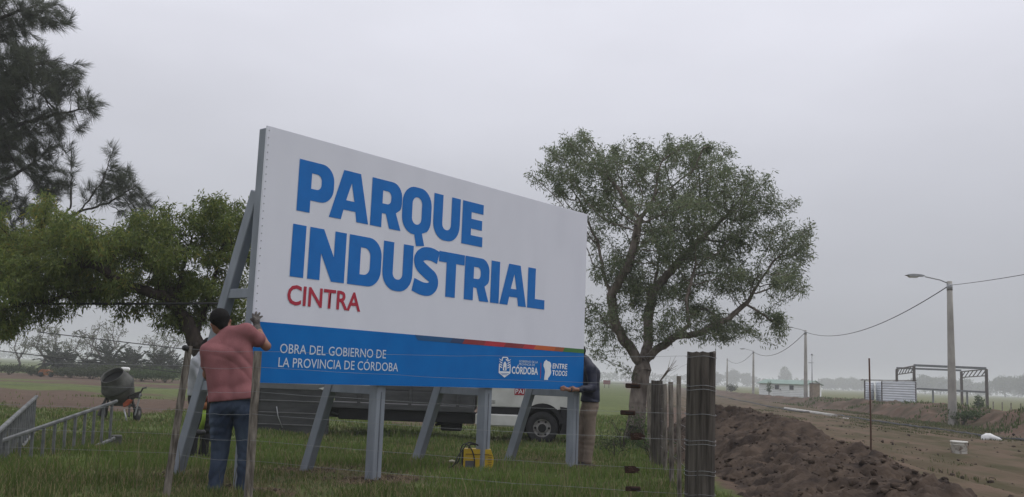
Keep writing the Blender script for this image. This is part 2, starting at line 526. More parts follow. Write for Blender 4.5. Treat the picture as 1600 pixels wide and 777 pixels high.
# ---- low earth bank on the far side of the lane
def bank_h(s, d):
    """d metres across from the lane's edge, s metres along"""
    n = fbm(s * 0.25 + 3, d * 0.8 + 1, 4) - 0.47
    return (0.78 - 0.46 * smooth((s - 55) / 55.0) + 0.6 * n) * smooth((d - 0.3 + n) / 2.2) * (1 - smooth((d - 3.6 + n) / 2.4)) + 0.38 * (fbm(s * 1.6, d * 1.6, 4) - 0.47) * smooth(d / 1.0) * (1 - smooth((d - 5) / 1.0))
bs = spaced([(24, 60, 320, 1), (60, 190, 200, 1.3)]); bd = np.linspace(0, 6.6, 56)
BD, BS = np.meshgrid(bd, bs)
BX = 18.3 + 0.118 * (BS - 32) + BD; BZ_ = -0.32 + bank_h(BS, BD)
bank_m = mat('bank_soil', (0.120, 0.080, 0.060), 0.95, color2=(0.055, 0.046, 0.030), scale=0.9, bump=0.7, bscale=7, spec=0.1, detail=9)
bank = link('earth_bank', np_mesh('earth_bank', np.stack([BX, BS, BZ_], -1).reshape(-1, 3), grid_faces(len(bs), 56), bank_m, True))
tag(bank, 'low reddish earth bank along the far side of the lane', kind='structure')
def bank_z(x, y):
    return max(-0.30, -0.32 + float(bank_h(np.array(y, float), np.array(x - 18.3 - 0.118 * (y - 32), float)))) if 0 < x - 18.3 - 0.118 * (y - 32) < 6.6 and 24 < y < 190 else -0.30

# ---- grass blades on the near pasture
def blades(name, X, Y, Hh, Wd, colr, z=None, lean=0.5, m=None):
    n = len(X)
    Z = ground_z(X, Y) if z is None else z
    a = rng.random(n) * 2 * np.pi; b = rng.random(n) * 2 * np.pi
    wx, wy = np.cos(a) * Wd / 2, np.sin(a) * Wd / 2
    ln = lean * Hh * (0.2 + rng.random(n)); lx, ly_ = np.cos(b) * ln, np.sin(b) * ln
    V = np.empty((n, 5, 3))
    V[:, 0] = np.stack([X - wx, Y - wy, Z - 0.02], -1); V[:, 1] = np.stack([X + wx, Y + wy, Z - 0.02], -1)
    V[:, 2] = np.stack([X + lx * 0.35 + wx * 0.8, Y + ly_ * 0.35 + wy * 0.8, Z + Hh * 0.6], -1)
    V[:, 3] = np.stack([X + lx * 0.35 - wx * 0.8, Y + ly_ * 0.35 - wy * 0.8, Z + Hh * 0.6], -1)
    V[:, 4] = np.stack([X + lx, Y + ly_, Z + Hh], -1)
    i = (np.arange(n) * 5)[:, None]
    T = np.concatenate([i + [0, 1, 2], i + [0, 2, 3], i + [3, 2, 4]], 1).reshape(-1, 3)
    C = np.repeat(colr[:, None, :], 5, 1).reshape(-1, 3)
    return np_mesh(name, V.reshape(-1, 3), T, m, False, C)
grass_m = leaf_mat('grass_blade', 0.3, 0.65)
NB = 420000
yb = 6.8 + 34 * rng.random(NB) ** 2.1
xb = (rng.random(NB) * 2 - 1) * (0.60 * yb + 1.5)
tuft = fbm(xb * 1.6 + 50, yb * 1.6 + 50, 3); dirt_ = dirt_mask(xb, yb); clr = clearing(xb, yb)
big = fbm(xb * 0.45 + 7, yb * 0.45 + 70, 3)
ok = (xb < fence_side_x(yb) + 0.45 + 0.5 * (tuft - .4)) & (rng.random(NB) > np.clip(dirt_ * 1.35 - 0.25 * tuft, 0, 0.985)) & (rng.random(NB) < 0.35 + 1.5 * np.clip(tuft - 0.25, 0, 1))
xb, yb, tuft, big, clr = xb[ok], yb[ok], tuft[ok], big[ok], clr[ok]
n = len(xb)
front = 1 - smooth((yb - 9.5) / 2.5)
Hb = (0.035 + 0.105 * np.clip((tuft - 0.2) * 1.6, 0, 1) * (0.4 + rng.random(n)) + 0.12 * np.clip(big - 0.45, 0, 1) * 2) * (1 - 0.6 * clr) * (1 + 0.25 * front)
Wb = 0.0045 + 0.00062 * yb
u = rng.random((n, 1))
cg = np.array([0.082, 0.128, 0.028]) * (1 - u) + np.array([0.138, 0.182, 0.044]) * u
cg = cg * (0.72 + 0.6 * np.clip((big - 0.25) * 1.7, 0, 1))[:, None]
dryp = (rng.random(n) < 0.13 + 0.30 * clr + 0.30 * np.clip(0.52 - big, 0, 1) * 2)
cg[dryp] = np.array([0.230, 0.195, 0.100]) * (0.6 + 0.6 * rng.random((dryp.sum(), 1)))
grass = link('grass', blades('grass', xb, yb, Hb, Wb, cg, m=grass_m))
tag(grass, 'uneven green pasture grass with dry stalks', 'grass', kind='stuff')
# flattened dry litter and loose soil round the sign's feet
NL = 16000
kf = rng.integers(0, 8, NL); FP = np.array(FEET)
xq = FP[kf, 0] + rng.normal(0, 0.55, NL); yq = FP[kf, 1] + rng.normal(0, 0.55, NL)
cq = np.array([0.20, 0.165, 0.095]) * (0.4 + 0.8 * rng.random((NL, 1)))
tag(link('dry_litter', blades('dry_litter', xq, yq, 0.02 + 0.03 * rng.random(NL), np.full(NL, 0.007), cq, lean=2.6, m=grass_m)), 'flattened dry stalks around the sign feet', 'litter', kind='stuff')
kf = rng.integers(0, 8, 900); xq = FP[kf, 0] + rng.normal(0, 0.22, 900); yq = FP[kf, 1] + rng.normal(0, 0.22, 900)
Sq = 0.006 + 0.026 * rng.random(900) ** 2.5
tag(link('foot_soil', clod_mesh('foot_soil', np.stack([xq, yq, ground_z(xq, yq) + Sq * 0.4], -1), Sq, soil)), 'crumbs of dug soil around the sign feet', kind='stuff')
# taller seed stalks and weeds along the fence line
NS = 2600
ys = 7.2 + 7 * rng.random(NS) ** 1.4; xs = (rng.random(NS) * 2 - 1) * (0.6 * ys + 1)
okk = (xs < fence_side_x(ys) + 0.2) & (fbm(xs * 1.1 + 3, ys * 1.1 + 90, 3) > 0.40)
xs, ys = xs[okk], ys[okk]; n = len(xs)
cst = np.array([0.19, 0.17, 0.085]) * (0.5 + 0.7 * rng.random((n, 1))); gmask = rng.random(n) < 0.5
cst[gmask] = np.array([0.10, 0.13, 0.04]) * (0.7 + 0.5 * rng.random((gmask.sum(), 1)))
stalk = link('tall_grass', blades('tall_grass', xs, ys, 0.18 + 0.26 * rng.random(n), np.full(n, 0.007), cst, lean=0.45, m=grass_m))
tag(stalk, 'thin tall seed stalks rising from the grass', 'grass', kind='stuff')
# crumbs and thin olive grass on the lane
cy2 = 9 + 40 * rng.random(3800) ** 1.5; tl = rng.random(3800)
cx2 = 5.0 + 0.118 * (cy2 - 7) + tl ** 1.6 * (12.2 - 0.0 * cy2)
zz = np.maximum(-0.30 + 0.05, -0.33 + np.where(cx2 < 8.3, heap_h(cx2, np.minimum(cy2, 30)), 0))
S2 = 0.010 + 0.045 * rng.random(3800) ** 4
tag(link('lane_crumbs', clod_mesh('lane_crumbs', np.stack([cx2, cy2, zz + S2 * 0.3], -1), S2, soil)), 'small earth crumbs scattered on the lane', kind='stuff')
NLG = 60000
yl = 13 + 52 * rng.random(NLG) ** 1.4; tl = rng.random(NLG); xl = 5.5 + 0.118 * (yl - 7) + tl * 11.5
pl = fbm(xl * 0.55 + 31, yl * 0.18 + 12, 4) + 0.16 * (tl - 0.5)
okk = (pl > 0.50) & (rng.random(NLG) < np.clip((pl - 0.48) * 9, 0, 1))
xl, yl = xl[okk], yl[okk]; n = len(xl)
cl = np.array([0.105, 0.110, 0.050]) * (0.6 + 0.7 * rng.random((n, 1)))
tag(link('lane_grass', blades('lane_grass', xl, yl, 0.03 + 0.06 * rng.random(n), 0.006 + 0.0008 * yl, cl, z=np.full(n, -0.24), m=grass_m)), 'thin olive grass coming up on the lane', 'grass', kind='stuff')
# green weeds on the bank and along the hose
NW = 26000
yw = 26 + 60 * rng.random(NW) ** 1.5; dw = -1.2 + 12 * rng.random(NW)
xw = 18.3 + 0.118 * (yw - 32) + dw
pw = fbm(xw * 0.55, yw * 0.4 + 20, 3)
okk = (pw > 0.50) | ((dw > 5.2) & (pw > 0.34))
xw, yw, dw = xw[okk], yw[okk], dw[okk]; n = len(xw)
zw = np.where((dw > 0) & (dw < 6.6), np.maximum(-0.30, -0.32 + bank_h(yw, np.clip(dw, 0, 6.6))), -0.30)
cw = np.array([0.075, 0.105, 0.035]) * (0.6 + 0.7 * rng.random((n, 1)))
weeds = link('bank_weeds', blades('bank_weeds', xw, yw, 0.06 + 0.16 * rng.random(n), np.full(n, 0.05), cw, z=zw, m=grass_m))
tag(weeds, 'patches of green weeds on the far earth bank', 'weeds', kind='stuff')

# ================================================================== SIGN
from mathutils.geometry import tessellate_polygon
steel = mat('painted_steel', (0.225, 0.250, 0.285), 0.5, color2=(0.165, 0.185, 0.212), scale=5.5, bump=0.05, bscale=60, spec=0.4, stretch=(1, 1, 0.35))
white_print = mat('white_print', (0.69, 0.705, 0.775), 0.55, color2=(0.645, 0.66, 0.73), scale=2.3, spec=0.35, stretch=(1, 1, 0.5), lo=0.2, hi=0.6, detail=9, bump=0.12, bscale=1.6)
blue_dark = mat('blue_print', (0.002, 0.145, 0.46), 0.55, color2=(0.002, 0.128, 0.42), scale=3.0, spec=0.12)
blue_let = mat('blue_lettering', (0.014, 0.160, 0.50), 0.55, color2=(0.012, 0.145, 0.46), scale=6.0, spec=0.15)
red_let = mat('red_lettering', (0.42, 0.022, 0.050), 0.5, var=0.12, scale=6.0, spec=0.35)
pale_let = mat('pale_lettering', (0.55, 0.63, 0.72), 0.5, var=0.08, scale=9.0, spec=0.35)
logo_white = mat('logo_white', (0.74, 0.77, 0.80), 0.5, var=0.06, scale=9.0, spec=0.35)

sign = thing('sign_board', 'large white and blue sign reading PARQUE INDUSTRIAL CINTRA on grey steel legs', 'sign', (BL[0], BL[1], 0))
SO = np.array([BL[0], BL[1], 0.0])
def sp(u, off, z):
    """point in the sign's local space: u along, off behind the printed face, z above datum"""
    return BW * u - BN * off + np.array([0, 0, z])
PB = BL[2]                                   # panel's lower edge
seams = [0, 1.22, 2.44, 3.66, 4.88, PW]
pan = MB().box(sp(PW / 2, 0.014, PB + PH / 2), (PW, 0.028, PH), rz=BYAW, bev=0.003).build('panel', white_print, sign)
pan['label'] = 'white printed face with blue lower band'
edge_m = mat('panel_edge', (0.30, 0.31, 0.33), 0.6, spec=0.3)
# thin joints between the sheets and the screws down the left edge
sc_ = MB()
for i in range(34):
    sc_.lathe([(0.006, 0), (0.006, 0.003), (0.003, 0.0045)], sp(0.022, -0.0005, PB + 0.05 + i * (PH - 0.1) / 33), BN, 6)
scs = sc_.build('screw', edge_m, pan); scs['kind'] = 'stuff'

def flat(name, polys, m, parent, off=0.003):
    """printed shape(s): list of (outer, [holes]) in (u, height above panel edge)"""
    V = []; T = []
    for outer, holes in polys:
        loops = [[Vector((p[0], p[1], 0)) for p in lp] for lp in [outer] + holes]
        tri = tessellate_polygon(loops)
        pts = [p for lp in [outer] + holes for p in lp]
        o = len(V)
        for p in pts: V.append(sp(p[0], -off, PB + p[1]))
        for t in tri:
            a, b, c = (pts[k] for k in t)
            s = (b[0] - a[0]) * (c[1] - a[1]) - (b[1] - a[1]) * (c[0] - a[0])
            T.append(tuple(o + k for k in (t if s > 0 else t[::-1])))
    me = bpy.data.meshes.new(name)
    me.from_pydata([tuple(map(float, v)) for v in V], [], T)
    me.materials.append(m); me.update()
    return link(name, me, parent)
def rr(x0, y0, x1, y1, r, k=8):
    """rounded rectangle; r = (bl, br, tr, tl)"""
    o = []
    for (cx_, cy_, a0, q) in ((x0 + r[0], y0 + r[0], 180, r[0]), (x1 - r[1], y0 + r[1], 270, r[1]), (x1 - r[2], y1 - r[2], 0, r[2]), (x0 + r[3], y1 - r[3], 90, r[3])):
        if q <= 0: o.append((cx_, cy_)); continue
        for i in range(k + 1):
            a = rad(a0 + 90 * i / k); o.append((cx_ + q * math.cos(a), cy_ + q * math.sin(a)))
    return o
CH, ST = 0.555, 0.176
def stroke(pts, w, k=10):
    """outline of a smooth stroke of width w through pts (Catmull-Rom)"""
    P = [np.array(p, float) for p in pts]; P = [2 * P[0] - P[1]] + P + [2 * P[-1] - P[-2]]
    C = []
    for i in range(1, len(P) - 2):
        for j in range(k):
            t = j / k
            C.append(0.5 * (2 * P[i] + (P[i + 1] - P[i - 1]) * t + (2 * P[i - 1] - 5 * P[i] + 4 * P[i + 1] - P[i + 2]) * t * t + (3 * P[i] - P[i - 1] - 3 * P[i + 1] + P[i + 2]) * t ** 3))
    C.append(P[-2]); L_ = []; R_ = []
    for i, c in enumerate(C):
        d = C[min(i + 1, len(C) - 1)] - C[max(i - 1, 0)]; d /= np.linalg.norm(d)
        nrm = np.array([-d[1], d[0]])
        L_.append(tuple(c + nrm * w / 2)); R_.append(tuple(c - nrm * w / 2))
    return L_ + R_[::-1]
H = CH
GL = {
 'P': ([(0, 0), (ST, 0), (ST, 0.135)] + [p for p in rr(ST, 0.135, 0.49, H, (0, 0.175, 0.175, 0))[1:-1]] + [(0, H)], [rr(ST, 0.262, 0.315, 0.430, (0, 0.065, 0.065, 0))]),
 'A': ([(0, 0), (0.172, 0), (0.203, 0.112), (0.378, 0.112), (0.401, 0), (0.579, 0), (0.430, H), (0.178, H)], [[(0.232, 0.222), (0.355, 0.222), (0.302, 0.425)]]),
 'R': ([(0, 0), (ST, 0), (ST, 0.160), (0.232, 0.160), (0.300, 0), (0.488, 0), (0.400, 0.205)] + rr(ST, 0.205, 0.488, H, (0, 0.11, 0.165, 0))[6:-1] + [(0, H)], [rr(ST, 0.278, 0.312, 0.432, (0, 0.06, 0.06, 0))]),
 'Q': (rr(0, -0.008, 0.500, H + 0.012, (0.205, 0.205, 0.205, 0.205))[:5] + [(0.215, -0.008), (0.262, -0.145), (0.402, -0.125), (0.352, 0.012)] + rr(0, -0.008, 0.500, H + 0.012, (0.205, 0.205, 0.205, 0.205))[13:], [rr(0.168, 0.115, 0.332, 0.448, (0.082, 0.082, 0.082, 0.082))]),
 'U': (rr(0, -0.010, 0.490, H, (0.215, 0.215, 0, 0))[:18] + [(0.490, H), (0.325, H)] + rr(0.165, 0.125, 0.325, H, (0.075, 0.075, 0, 0))[9:18][::-1] + rr(0.165, 0.125, 0.325, H, (0.075, 0.075, 0, 0))[:9][::-1] + [(0.165, H), (0, H)], []),
 'E': ([(0, 0), (0.410, 0), (0.410, 0.128), (ST, 0.128), (ST, 0.215), (0.392, 0.215), (0.392, 0.340), (ST, 0.340), (ST, 0.428), (0.410, 0.428), (0.410, H), (0, H)], []),
 'I': ([(0, 0), (0.178, 0), (0.178, H), (0, H)], []),
 'N': ([(0, 0), (0.168, 0), (0.168, 0.290), (0.330, 0), (0.515, 0), (0.515, H), (0.350, H), (0.350, 0.268), (0.190, H), (0, H)], []),
 'D': (rr(0, 0, 0.500, H, (0, 0.200, 0.200, 0)), [rr(ST, 0.125, 0.325, 0.430, (0, 0.09, 0.09, 0))]),
 'S': (stroke([(0.428, 0.462), (0.30, 0.492), (0.165, 0.480), (0.088, 0.415), (0.115, 0.335), (0.235, 0.265), (0.345, 0.205), (0.362, 0.125), (0.290, 0.066), (0.170, 0.060), (0.008, 0.098)], 0.158), []),
 'T': ([(0.142, 0), (0.320, 0), (0.320, 0.425), (0.478, 0.425), (0.478, H), (0, H), (0, 0.425), (0.142, 0.425)], []),
 'L': ([(0, 0), (0.397, 0), (0.397, 0.130), (0.172, 0.130), (0.172, H), (0, H)], []),
}
# U outline rebuilt simply: outer bottom arc then inner slot
_o = rr(0, -0.010, 0.490, H, (0.215, 0.215, 0, 0)); _i = rr(0.165, 0.125, 0.325, H, (0.075, 0.075, 0, 0))
GL['U'] = (_o[:18] + [(0.490, H), (0.325, H)] + _i[:18][::-1] + [(0.165, H), (0, H)], [])
_q = rr(0, -0.008, 0.500, H + 0.012, (0.205,) * 4)
_ra = [p for p in _q]
GL['Q'] = (_ra[:9] + [(0.222, -0.008), (0.262, -0.145), (0.402, -0.125), (0.352, 0.018)] + _ra[13:], [rr(0.168, 0.115, 0.332, 0.448, (0.082,) * 4)])
_r = rr(ST, 0.185, 0.488, H, (0, 0.13, 0.165, 0))
GL['R'] = ([(0, 0), (ST, 0), (ST, 0.165), (0.238, 0.165), (0.302, 0), (0.488, 0), (0.398, 0.196)] + _r[6:-1] + [(0, H)], [rr(ST, 0.280, 0.312, 0.432, (0, 0.06, 0.06, 0))])
def letters(word, xs, base):
    for ch, x in zip(word, xs):
        o_, h_ = GL[ch]
        sh = lambda lp: [(x + p[0], base + p[1]) for p in lp]
        lo = flat('letter', [(sh(o_), [sh(q) for q in h_])], blue_let, pan, 0.0035)
        lo['label'] = 'blue capital letter ' + ch
letters('PARQUE', [0.437, 0.880, 1.488, 1.987, 2.525, 3.058], 1.808)
letters('INDUSTRIAL', [0.408, 0.638, 1.198, 1.722, 2.222, 2.663, 3.152, 3.674, 3.866, 4.470], 1.106)
flat('blue_band', [([(0, 0.002), (PW, 0.002), (PW, 0.597), (0, 0.612)], [])], blue_dark, pan, 0.002)
stripes = [(2.30, 2.98, (0.010, 0.085, 0.22)), (2.98, 3.21, (0.022, 0.050, 0.130)), (3.21, 3.63, (0.24, 0.030, 0.035)), (3.63, 4.04, (0.42, 0.024, 0.040)),
           (4.04, 4.45, (0.22, 0.026, 0.034)), (4.45, 4.70, (0.42, 0.030, 0.042)), (4.70, 5.18, (0.50, 0.110, 0.028)), (5.18, 5.39, (0.32, 0.090, 0.030)), (5.39, PW, (0.050, 0.170, 0.040))]
for i, (a, b, c) in enumerate(stripes):
    t = lambda u: 0.612 - 0.015 * u / PW
    sl = 0.05
    poly = [(a - (sl if i else -0.06), t(a) - 0.060), (b - (sl if i < 8 else 0), t(b) - 0.060), (b, t(b) + 0.001), (a, t(a) + 0.001)]
    st_ = flat('colour_stripe', [(poly, [])], mat('stripe_%d' % i, c, 0.5, var=0.1, scale=5, spec=0.35), pan, 0.0045)

def text_mesh(name, body, m, parent, u0, u1, z0, z1, off=0.0045, bold=0.0, shear=0.0):
    """built-in typeface fitted to the box u0..u1, z0..z1 on the panel"""
    cu = bpy.data.curves.new('text', 'FONT')
    cu.body = body; cu.size = 1.0; cu.offset = bold; cu.shear = shear; cu.fill_mode = 'FRONT'; cu.resolution_u = 3
    to = bpy.data.objects.new('text', cu); COL.objects.link(to)
    dg = bpy.context.evaluated_depsgraph_get(); dg.update()
    me = bpy.data.meshes.new_from_object(to.evaluated_get(dg))
    bpy.data.objects.remove(to); bpy.data.curves.remove(cu)
    co = np.empty(len(me.vertices) * 3, np.float32); me.vertices.foreach_get('co', co); co = co.reshape(-1, 3)
    mn, mx = co.min(0), co.max(0)
    U = u0 + (co[:, 0] - mn[0]) / (mx[0] - mn[0]) * (u1 - u0)
    Z = z0 + (co[:, 1] - mn[1]) / (mx[1] - mn[1]) * (z1 - z0)
    V = np.stack([sp(a, -off, PB + b) for a, b in zip(U, Z)]).astype(np.float32)
    me.vertices.foreach_set('co', V.ravel())
    me.materials.clear(); me.materials.append(m); me.update()
    me.name = name
    o = link(name, me, parent); o['label'] = 'lettering reading ' + body; o['kind'] = 'stuff'
    return o
text_mesh('lettering', 'CINTRA', red_let, pan, 0.395, 1.417, 0.810, 1.022, bold=0.018)
text_mesh('lettering', 'OBRA DEL GOBIERNO DE', pale_let, pan, 0.350, 1.851, 0.308, 0.406, bold=0.002)
text_mesh('lettering', 'LA PROVINCIA DE CÓRDOBA', pale_let, pan, 0.342, 2.056, 0.166, 0.290, bold=0.002)
text_mesh('lettering', 'CÓRDOBA', logo_white, pan, 4.182, 4.767, 0.194, 0.318, bold=0.022)
text_mesh('lettering', 'GOBIERNO DE LA', pale_let, pan, 4.338, 4.756, 0.352, 0.383, bold=0.01)
text_mesh('lettering', 'PROVINCIA DE', pale_let, pan, 4.338, 4.690, 0.312, 0.343, bold=0.01)
text_mesh('lettering', 'ENTRE', logo_white, pan, 5.107, 5.470, 0.292, 0.365, bold=0.018, shear=0.08)
text_mesh('lettering', 'TODOS', logo_white, pan, 5.107, 5.470, 0.193, 0.268, bold=0.018, shear=0.08)
flat('rule', [([(4.826, 0.147), (4.836, 0.147), (4.836, 0.363), (4.826, 0.363)], [])], red_let, pan, 0.0045)
pv_ = [(0.30, 1.0), (0.52, 0.93), (0.78, 0.90), (0.92, 0.83), (0.98, 0.70), (0.90, 0.56), (0.97, 0.46), (1.0, 0.36), (0.90, 0.26), (0.74, 0.14), (0.62, 0.10), (0.62, 0.0), (0.14, 0.0), (0.18, 0.20), (0.22, 0.40), (0.16, 0.55), (0.02, 0.66), (0.0, 0.76), (0.10, 0.90), (0.22, 0.94)]
flat('province_emblem', [([(4.890 + 0.19 * a, 0.130 + 0.280 * b) for a, b in pv_], [])], logo_white, pan, 0.0045)
# crest: shield outline, tower, side sprays, banded point
def cr(a, b): return (3.895 + 0.275 * a, 0.141 + 0.272 * b)
crest = []
sh_o = [(0.5, 0.0), (0.95, 0.22), (0.95, 0.62), (0.88, 0.66), (0.88, 0.30), (0.12, 0.30), (0.12, 0.66), (0.05, 0.62), (0.05, 0.22)]
crest.append(([cr(*p) for p in sh_o], []))
crest.append(([cr(*p) for p in [(0.25, 0.80), (0.25, 0.93), (0.33, 1.0), (0.67, 1.0), (0.75, 0.93), (0.75, 0.80), (0.68, 0.80), (0.68, 0.91), (0.62, 0.95), (0.38, 0.95), (0.32, 0.91), (0.32, 0.80)]], []))
crest.append(([cr(*p) for p in [(0.36, 0.34), (0.64, 0.34), (0.62, 0.66), (0.56, 0.74), (0.5, 0.78), (0.44, 0.74), (0.38, 0.66)]], [[cr(*p) for p in [(0.46, 0.36), (0.54, 0.36), (0.54, 0.50), (0.46, 0.50)]]]))
crest.append(([cr(*p) for p in [(0.54, 0.86), (0.66, 0.80), (0.66, 0.88), (0.58, 0.91)]], []))
for s in (0, 1):
    for k in range(4):
        q = [(0.14, 0.50 + 0.11 * k), (0.31, 0.44 + 0.11 * k), (0.29, 0.50 + 0.11 * k), (0.06 - 0.01 * k, 0.58 + 0.11 * k)]
        crest.append(([cr(*((1 - a, b) if s else (a, b))) for a, b in (q if not s else q)], []))
flat('crest', crest, logo_white, pan, 0.0045)
flat('crest_bands', [([cr(*p) for p in [(0.16, 0.215), (0.84, 0.215), (0.80, 0.19), (0.20, 0.19)]], []), ([cr(*p) for p in [(0.27, 0.15), (0.73, 0.15), (0.68, 0.125), (0.32, 0.125)]], [])], blue_dark, pan, 0.0060)

# --- steel structure: posts behind the face, raking braces, ties, rails
ZTOP = PB + PH
for i, u in enumerate(LEG_U):
    gz = FEET[i][2]; gr = FEET[i + 4][2]
    po = MB()
    ax = (BW, -BN, BZ)
    uu = min(max(u, 0.085), PW - 0.085)
    po.box(sp(uu, LEG_OFF, (gz - 0.25 + ZTOP - 0.012) / 2), (0.142, 0.130, ZTOP - 0.012 - gz + 0.25), ax=ax, bev=0.008)
    # pressed groove of the folded sheet
    post = po.build('post', steel, sign)
    MB().box(sp(uu + 0.0, LEG_OFF - 0.0685, (gz - 0.2 + PB) / 2 - 0.02), (0.012, 0.004, PB - gz + 0.1), ax=ax).build('weld_seam', mat('seam', (0.13, 0.145, 0.17), 0.6), post)
    ztop_b = 3.02
    o0, o1 = BRACE_OFF, 0.20
    a = sp(uu, o0 + 0.07, gr - 0.2); b = sp(uu, o1, ztop_b)
    MB().bar(a, b, 0.105, 0.13, up=-BN, bev=0.008).build('brace', steel, sign)
    off_at = lambda z: o0 + 0.07 + (o1 - o0 - 0.07) * (z - gr + 0.2) / (ztop_b - gr + 0.2)
    for z in (1.0, 1.96):
        MB().bar(sp(uu, 0.1685, z), sp(uu, off_at(z) - 0.045, z), 0.085, 0.10, bev=0.006).build('tie', steel, sign)
for z in (PB + 0.07, PB + 0.95, PB + 1.78, ZTOP - 0.08):
    for i in range(3):
        u0 = min(max(LEG_U[i], 0.085), PW - 0.085) + 0.079; u1 = min(max(LEG_U[i + 1], 0.085), PW - 0.085) - 0.079
        MB().box(sp((u0 + u1) / 2, 0.062, z), (u1 - u0, 0.066, 0.075), ax=(BW, -BN, BZ)).build('rail', steel, sign)
# backing sheets fixed behind the rails
MB().box(sp(PW / 2, 0.0285 + 0.001, PB + PH / 2), (PW - 0.02, 0.002, PH - 0.02), ax=(BW, -BN, BZ)).build('backing_sheet', mat('backing', (0.05, 0.16, 0.32), 0.6, color2=(0.30, 0.32, 0.34), scale=1.2), sign)

# ================================================================== TREES
def colonize(init, A, di, dk, step, iters=120, tropism=(0, 0, 0), seed=1):
    """space colonisation: init = list of polylines [(points)], first is the trunk; the others start on it.
       returns positions (n,3) and parent indices"""
    pos = []; par = []
    for pl in init:
        pl = [np.array(p, float) for p in pl]
        if not pos: last = -1
        else:
            D = np.linalg.norm(np.array(pos) - pl[0], axis=1); last = int(D.argmin())
        start = 0 if last == -1 else 1
        prev = pl[0]
        if last == -1: pos.append(pl[0]); par.append(-1); last = 0
        for q in pl[1:]:
            k = max(1, int(round(np.linalg.norm(q - prev) / step)))
            for j in range(1, k + 1):
                w = prev + (q - prev) * j / k
                if j < k: w = w + np.array([rnd.gauss(0, 1) for _ in range(3)]) * step * 0.10
                pos.append(w); par.append(last); last = len(pos) - 1
            prev = q
    pos = np.array(pos); par = list(par)
    A = np.array(A); trop = np.array(tropism, float)
    D = np.full(len(A), 1e9); I = np.zeros(len(A), int)
    for c in range(0, len(pos), 400):
        d = np.linalg.norm(A[:, None] - pos[None, c:c + 400], axis=2); j = d.argmin(1); dm = d[np.arange(len(A)), j]
        b = dm < D; D[b] = dm[b]; I[b] = j[b] + c
    alive = np.ones(len(A), bool)
    rg = np.random.default_rng(seed)
    for it in range(iters):
        use = alive & (D < di)
        if not use.any(): break
        idx = I[use]; v = A[use] - pos[idx]; v /= np.linalg.norm(v, axis=1)[:, None] + 1e-9
        un, inv = np.unique(idx, return_inverse=True)
        s = np.zeros((len(un), 3)); np.add.at(s, inv, v)
        s /= np.linalg.norm(s, axis=1)[:, None] + 1e-9
        s += trop + rg.normal(0, 0.12, s.shape)
        s /= np.linalg.norm(s, axis=1)[:, None] + 1e-9
        new = pos[un] + s * step
        o = len(pos); pos = np.vstack([pos, new]); par += [int(k) for k in un]
        ii = np.nonzero(alive)[0]
        for c in range(0, len(new), 300):
            d = np.linalg.norm(A[ii, None] - new[None, c:c + 300], axis=2); j = d.argmin(1); dm = d[np.arange(len(ii)), j]
            b = dm < D[ii]; D[ii[b]] = dm[b]; I[ii[b]] = j[b] + o + c
        alive &= D > dk
        if not alive.any(): break
    return pos, np.array(par)

def branch_radii(par, r0, e=2.3, tip=0.004):
    n = len(par); acc = np.zeros(n); nk = np.bincount(par[par >= 0], minlength=n)
    for i in range(n - 1, 0, -1):
        if nk[i] == 0: acc[i] = 1.0
        acc[par[i]] += acc[i]
    r = acc ** (1 / e)
    r = r / r[0] * r0
    return np.maximum(r, tip), nk

def tree_wood(pos, par, r, sides=6, big=None):
    n = len(pos); c = np.arange(1, n); p = par[1:]
    main = np.full(n, -1)
    for i in range(1, n):
        if main[par[i]] < 0 or r[i] > r[main[par[i]]]: main[par[i]] = i
    ra = np.where(main[p] == c, r[p], np.minimum(r[c] * 1.25, r[p])); rb = r[c]
    d = pos[c] - pos[p]; d /= np.linalg.norm(d, axis=1)[:, None] + 1e-9
    ref = np.where(np.abs(d[:, 2:3]) > 0.9, np.array([[1.0, 0, 0]]), np.array([[0, 0, 1.0]]))
    x = np.cross(d, ref); x /= np.linalg.norm(x, axis=1)[:, None] + 1e-9; y = np.cross(d, x)
    a = np.arange(sides) * 2 * np.pi / sides
    ring = x[:, None] * np.cos(a)[None, :, None] + y[:, None] * np.sin(a)[None, :, None]
    V0 = pos[p][:, None] + ring * ra[:, None, None] - (d * (rb * 0.35)[:, None])[:, None]
    V1 = pos[c][:, None] + ring * rb[:, None, None]
    V = np.concatenate([V0, V1], 1).reshape(-1, 3)
    k = np.arange(sides); k2 = (k + 1) % sides
    q = np.stack([k, k2, k2 + sides, k + sides], -1)
    Fq = (np.arange(n - 1) * 2 * sides)[:, None, None] + q[None]
    return V, Fq.reshape(-1, 4)

def leaves(P, Dr, L, Wd, col, curl=0.15):
    """rhombic leaves at P pointing along Dr"""
    n = len(P)
    Dr = Dr / (np.linalg.norm(Dr, axis=1)[:, None] + 1e-9)
    q = rng.normal(0, 1, (n, 3)); x = np.cross(Dr, q); x /= np.linalg.norm(x, axis=1)[:, None] + 1e-9
    nn = np.cross(Dr, x)
    V = np.empty((n, 4, 3))
    V[:, 0] = P
    V[:, 1] = P + Dr * (L * 0.45)[:, None] + x * (Wd / 2)[:, None] + nn * (L * curl * 0.5)[:, None]
    V[:, 2] = P + Dr * L[:, None]
    V[:, 3] = P + Dr * (L * 0.45)[:, None] - x * (Wd / 2)[:, None] + nn * (L * curl * 0.5)[:, None]
    i = (np.arange(n) * 4)[:, None]
    return V.reshape(-1, 3), (i + [0, 1, 2, 3]), np.repeat(col[:, None], 4, 1).reshape(-1, 3)

